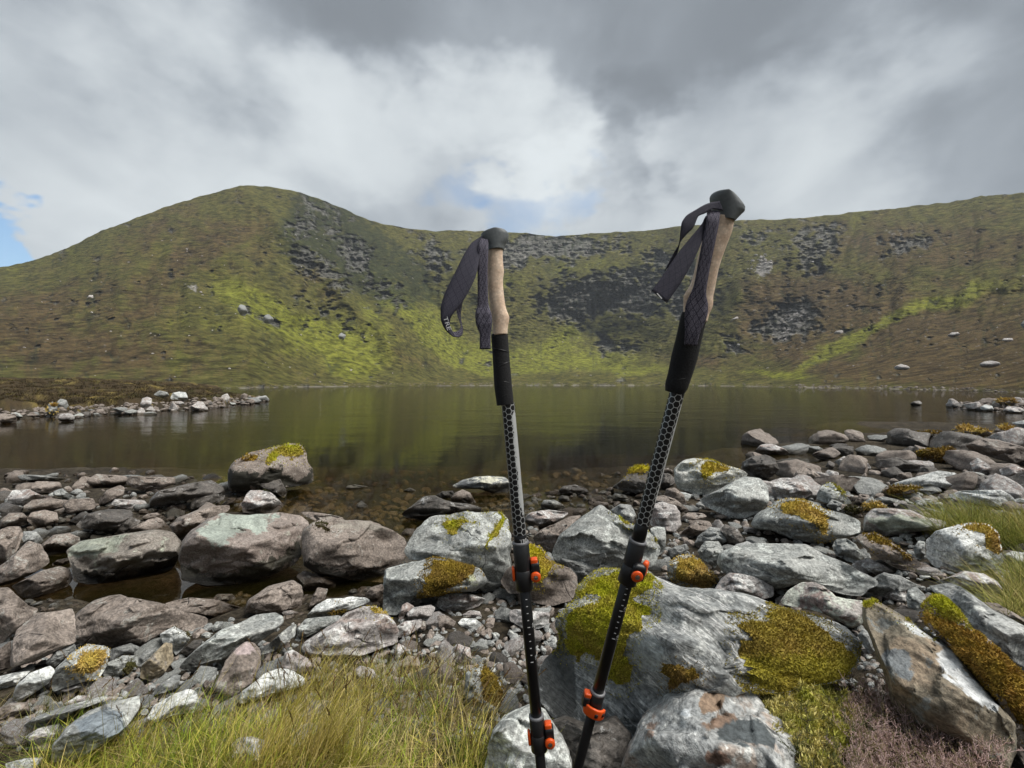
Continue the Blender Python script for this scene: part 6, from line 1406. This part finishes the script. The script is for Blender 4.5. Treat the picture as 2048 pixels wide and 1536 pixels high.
# clumps: roots gather round tuft centres
def clumped(poly, nc, per, spread, L, Wd, lean, cols, w_=None, **kw):
    cen, pxy = roots_in(poly, nc); out = []
    r_ = np.repeat(cen, per, 0)+np.concatenate([rng.normal(size=(nc*per, 2))*spread, np.zeros((nc*per, 1))], 1)
    r_[:, 2] = ground_h(r_[:, 0], r_[:, 1])-.01
    base = np.repeat(pal(nc, cols, w_), per, 0)*(.40+1.1*rng.random((nc*per, 1)))
    sc2 = np.repeat(.7+.6*rng.random(nc), per)
    return grass_blades(r_, L*sc2, Wd, lean, base, **kw)
main = [(215,1540),(330,1470),(430,1440),(560,1400),(650,1375),(760,1390),(880,1380),(940,1430),(965,1500),(1000,1600),(980,1760),(200,1760)]
front = [(150,1500),(1020,1500),(1040,1800),(100,1800)]
B = [clumped(main, 220, 38, .018, .060, .0027, .62, GREENS, [.26, .28, .2, .2, .06]),
     clumped(front, 120, 44, .022, .064, .0029, .65, GREENS, [.26, .28, .2, .2, .06]),
     clumped(main, 60, 22, .014, .13, .0014, .40, [(.58, .48, .12), (.62, .50, .20), (.40, .40, .08)], lean_dir=(.6, -.2, 0)),
     clumped([(560,1380),(760,1380),(700,1560),(480,1580)], 30, 40, .016, .14, .0013, .42, [(.58, .48, .12), (.64, .52, .20), (.46, .40, .09)], lean_dir=(.8, -.1, 0)),
     clumped([(640,1340),(900,1330),(930,1420),(640,1420)], 46, 30, .014, .075, .0013, .6, [(.40, .33, .13), (.22, .23, .05), (.30, .22, .09)])]
B.append(clumped(main, 160, 26, .03, .075, .0018, 1.5, [(.50, .42, .16), (.36, .27, .12), (.26, .19, .09), (.60, .50, .22)]))
B.append(clumped([(600,1325),(900,1320),(1000,1380),(960,1440),(560,1440)], 60, 26, .02, .06, .0016, .8, [(.50, .42, .16), (.36, .34, .09), (.26, .19, .09)]))
grass_object('grass', 'tufted green and straw-coloured grass at the bottom, left of the poles', B)
left = [(-80,1420),(60,1390),(230,1400),(330,1450),(300,1600),(-80,1640)]
B = [clumped(left, 110, 26, .022, .055, .0012, .7, [(.30, .24, .11), (.22, .19, .07), (.17, .17, .05), (.34, .28, .14)]),
     clumped([(120,1470),(420,1450),(460,1620),(60,1640)], 80, 44, .02, .085, .0014, .6, GREENS, [.3, .25, .2, .2, .05])]
grass_object('dry_grass', 'thin brown and straw grass between the slabs at lower left', B)
rt = [(1850,1070),(1880,1040),(1960,1045),(2070,1060),(2130,1120),(2040,1115),(1950,1100)]
B = [clumped(rt, 90, 60, .03, .20, .0032, .6, [(.24, .27, .05), (.34, .33, .07), (.46, .39, .13), (.16, .19, .035)], lean_dir=(-.4, -.1, 0)),
     clumped([(2010,1150),(2120,1150),(2120,1290),(2020,1270)], 60, 50, .03, .15, .0028, .7, [(.24, .27, .05), (.32, .31, .07), (.42, .35, .12)])]
grass_object('grass_tuft', 'soft green and straw grass behind the fish-shaped stone at the right edge', B)
B = [clumped([(1330,1480),(1330,1481),(1340,1481)], 1, 1, .001, .02, .001, .3, GREENS)]
# sedge: tall bent stalks with brown heads
def stalks(poly, n, L, label, lean=.35, name='sedge', lean_dir=None):
    rts, _p = roots_in(poly, n); V = []; Ft = []; Cc = []; o_ = 0
    for i in range(n):
        a = random.uniform(0, 6.28); l_ = L*random.uniform(.6, 1.25); le = lean*random.uniform(.2, 1.4)
        dh = Vector((math.cos(a), math.sin(a)*.6, 0));  
        if lean_dir: dh = (dh*.5+Vector(lean_dir)).normalized()
        c_ = Vector(random.choice([(.30, .25, .07), (.36, .27, .10), (.16, .17, .04), (.42, .33, .13)])); pts = []
        for k in range(6): s_ = k/5; pts.append(Vector(rts[i])+dh*(l_*le*(s_+.6*s_*s_))+Vector((0, 0, 1))*(l_*(s_-.2*le*s_*s_)))
        w_ = .0008; side = Vector((1, 0, 0))
        for k, p_ in enumerate(pts):
            ww = w_*(1-.5*k/5); V += [p_-side*ww, p_+side*ww]; Cc += [tuple(c_)]*2
        for k in range(5): Ft += [(o_+2*k, o_+2*k+1, o_+2*k+3), (o_+2*k, o_+2*k+3, o_+2*k+2)]
        o_ += 12
        if random.random() < .6:
            d_ = (pts[-1]-pts[-2]).normalized()
            for q in range(9):
                p_ = pts[-1]-d_*(.0035*q); e_ = (d_*.8+Vector((random.uniform(-1, 1), random.uniform(-1, 1), .2))*.5).normalized()*.007; sd = e_.cross(Vector((0, 1, 0))).normalized()*.0014
                V += [p_-sd, p_+sd, p_+e_]; hc = random.choice([(.13, .065, .03), (.20, .10, .04), (.09, .05, .03)]); Cc += [hc]*3; Ft.append((o_, o_+1, o_+2)); o_ += 3
    me_ = mesh_np(name, np.array([tuple(v) for v in V]), np.array(Ft), True, {'mcol': np.array(Cc)})
    return link(name, me_, GM, kind='stuff', label=label)
stalks([(560,1400),(900,1400),(960,1536),(560,1560)], 110, .20, 'tall straw sedge stalks with brown seed heads rising from the grass')
stalks([(60,1440),(480,1440),(520,1600),(60,1620)], 34, .17, 'thin sedge stalks over the lower left slabs')
stalks([(880,1380),(1000,1400),(1010,1580),(900,1560)], 26, .19, 'straw stalks beside the foot of the left pole', lean_dir=(.5, -.2, 0))
stalks([(1180,1500),(1300,1500),(1300,1580),(1180,1580)], 7, .09, 'few straw stalks between the poles and the nearest boulder', lean=.9)
# the cushion of clubmoss and heather between the front boulders at right
def bank(name, label, poly, h0, h1, nb_, Lp, Wp, cols, mk=None, lump=16, seed=3):
    """low mound with its own leaves"""
    step = 7; xs = np.arange(min(p[0] for p in poly)-10, max(p[0] for p in poly)+10, step); ys = np.arange(min(p[1] for p in poly)-10, max(p[1] for p in poly)+10, step)
    GX, GY = np.meshgrid(xs, ys); JX = GX+(fbm(np.stack([GX.ravel()/38, GY.ravel()/38, np.full(GX.size, seed+1.)], 1), 3)*70).reshape(GX.shape); JY = GY+(fbm(np.stack([GX.ravel()/38, GY.ravel()/38, np.full(GX.size, seed+5.)], 1), 3)*50).reshape(GX.shape)
    ins = inpoly(JX, JY, poly); dd = segdist(JX, JY, poly)
    Y = np.full(GX.shape, 1.3)
    for it in range(16):
        X = (GX-1024)/F*Y; Y = .5*Y+.5*np.clip((CZ-ground_h(X, Y)-h0)*F/(GY-768), .5, 4)
    X = (GX-1024)/F*Y; pn_ = fbm(np.stack([GX.ravel()/lump/1.6, GY.ravel()/lump/1.6, np.full(GX.size, seed)], 1), 3).reshape(GX.shape)
    Z_ = ground_h(X, Y)+h0-(h0+.03)*(1-np.clip(dd/26, 0, 1))+pn_*h1
    id_ = -np.ones(GX.shape, int); id_[ins] = np.arange(ins.sum()); V = np.stack([X[ins], Y[ins], Z_[ins]], 1)
    q = np.stack([id_[:-1, :-1], id_[1:, :-1], id_[1:, 1:], id_[:-1, 1:]], -1).reshape(-1, 4); q = q[(q >= 0).all(1)]
    nr = np.array([0, -.35, .93]); k = rng.integers(0, len(V), nb_); pts = V[k]+rng.normal(size=(nb_, 3))*.003
    mixn = sstep(-.3, .3, fbm(V/.05+seed, 3))[k][:, None]; c1_, c2_ = np.array(cols[0]), np.array(cols[1]); bc_ = (c1_*(1-mixn)+c2_*mixn)*(.5+.95*rng.random((nb_, 1)))
    bv, bf, bcl = blades(pts, np.repeat(nr[None], nb_, 0), Lp, Wp, bc_, up=.3)
    me_ = mesh_np(name, np.concatenate([V, bv]), [q, bf+len(V)], True, {'mcol': np.concatenate([np.repeat(np.array(cols[1])[None]*.6, len(V), 0), bcl])})
    return link(name, me_, MOSS, kind='stuff', label=label), V
cl_poly = [(1470,1365),(1500,1350),(1560,1350),(1640,1345),(1700,1345),(1730,1390),(1730,1460),(1700,1560),(1640,1640),(1600,1560),(1540,1460),(1500,1400)]
bank('clubmoss', 'pale yellow-green clubmoss mat between the two largest front boulders', cl_poly, .17, .04, 17000, .010, .0034, ((.85, .74, .30), (.58, .58, .11)))
hb_poly = [(1590,1420),(1650,1370),(1700,1345),(1760,1370),(1820,1410),(1880,1440),(1960,1480),(2000,1540),(2060,1700),(1560,1700),(1560,1520)]
hm_, HV = bank('heather_bed', 'dark green and brown heather undergrowth at bottom right', hb_poly, .15, .035, 16000, .012, .0030, ((.17, .19, .045), (.18, .125, .075)), seed=8)
def heather(V0, n, label, name='heather', cols=((.56, .39, .36), (.36, .24, .19), (.66, .49, .46), (.26, .22, .10))):
    V = []; Ft = []; Cc = []; o_ = 0
    def strip(a, b_, w_, c_):
        nonlocal o_
        d_ = (b_-a); sd = d_.cross(Vector((0, 1, .4))).normalized()*w_; sd2 = d_.cross(sd).normalized()*w_
        V.extend([a-sd, a+sd, a+sd2, b_]); Cc.extend([c_]*4); Ft.extend([(o_, o_+1, o_+3), (o_+1, o_+2, o_+3), (o_+2, o_, o_+3)]); o_ += 4
    for i in range(n):
        p_ = Vector(V0[random.randrange(len(V0))]); d_ = Vector((random.uniform(-.7, .7), random.uniform(-.7, .3), random.uniform(.5, 1))).normalized()
        L_ = random.uniform(.03, .065); c_ = random.choice(cols)
        for s_ in range(4):
            q = p_+d_*L_/4; strip(p_, q+d_*.004, .0009, c_)
            for r_ in range(3):
                e_ = (d_+Vector((random.uniform(-1, 1), random.uniform(-1, 1), random.uniform(-.4, .8)))*1.1).normalized(); l2 = random.uniform(.008, .02)
                strip(q, q+e_*l2, .0006, c_)
                cc_ = random.choice(cols)
                for u_ in range(4):
                    a = q+e_*l2*(u_+1)/4; w_ = (e_+Vector((random.uniform(-1, 1), random.uniform(-1, 1), random.uniform(-.5, 1)))*1.2).normalized(); strip(a, a+w_*.0045, .0007, cc_)
            d_ = (d_+Vector((random.uniform(-1, 1), random.uniform(-1, 1), random.uniform(-.5, .5)))*.35).normalized(); p_ = q
    me_ = mesh_np(name, np.array([tuple(v) for v in V]), np.array(Ft), True, {'mcol': np.array(Cc)}); return link(name, me_, GM, kind='stuff', label=label)
pv_x, pv_y = project(HV)
heather(HV[(pv_x > 1690) & (pv_y < 1600)], 620, 'dry greyish-pink heather sprigs in front of the huge leaning boulder')
heather(HV[(pv_x < 1780) & (pv_y > 1400)], 150, 'dark green heather sprigs beside the clubmoss mat', name='heather_sprigs', cols=((.09, .11, .035), (.13, .14, .05), (.16, .12, .08), (.07, .08, .03)))
# heather and bog tussocks on the bank of the left spit
B = []
for nn3, (hh, ww, cols) in enumerate(((.16, .020, [(.060, .042, .022), (.042, .036, .016), (.085, .058, .028)]), (.13, .016, [(.26, .21, .07), (.17, .16, .04)]))):
    n = (5200, 1500)[nn3]; px = rng.uniform(-30, 470, n); Yf = CZ*F/(np.interp(px, [0, 100, 250, 400, 500], [839, 836, 830, 820, 809])-768)
    Yb = Yf+2.4+rng.random(n)**1.3*18; X = (px-1024)/F*Yb; rt_ = np.stack([X, Yb, ground_h(X, Yb)-.02], 1)
    ok = rt_[:, 2] > .16
    if nn3: ok &= fbm(rt_*.5, 3) > .05
    rt_ = rt_[ok]; r6 = np.repeat(rt_, 5, 0)+rng.normal(size=(len(rt_)*5, 3))*np.array([.09, .09, .0])
    B.append(grass_blades(r6, hh, ww, .8, np.repeat(pal(len(rt_), cols), 5, 0), seg=2))
grass_object('bank_heather', 'dark heather and ochre tussocks on the peat bank behind the left spit', B)
# the rounded toe of a boot just reaching into the bottom edge
bt = bpy.data.objects.new('hiking_boot', None); COL.objects.link(bt); bp_ = up_world(1597, 1560, .98); bp_.z -= .0; bt.location = bp_
bt['label'] = 'black boot toe with a yellow edge just showing at the bottom edge'; bt['category'] = 'boot'
def boot_part(name, dz, sc3, mat):
    n, fc = ico(4); v = n*np.array(sc3); v[:, 1] = np.where(v[:, 1] < 0, v[:, 1]*2.4, v[:, 1]); v[:, 2] = np.maximum(v[:, 2], -.03)+dz+np.where(v[:, 1] < -.05, (-.05-v[:, 1])*.35, 0)
    return link(name, mesh_np(name, v, fc, True), mat, parent=bt)
boot_part('toe_cap', 0, (.040, .055, .035), PM['black']); boot_part('sole', -.024, (.046, .062, .012), plain('yellow_rubber', (.62, .55, .04), .5, 0, 80, .2, .1))
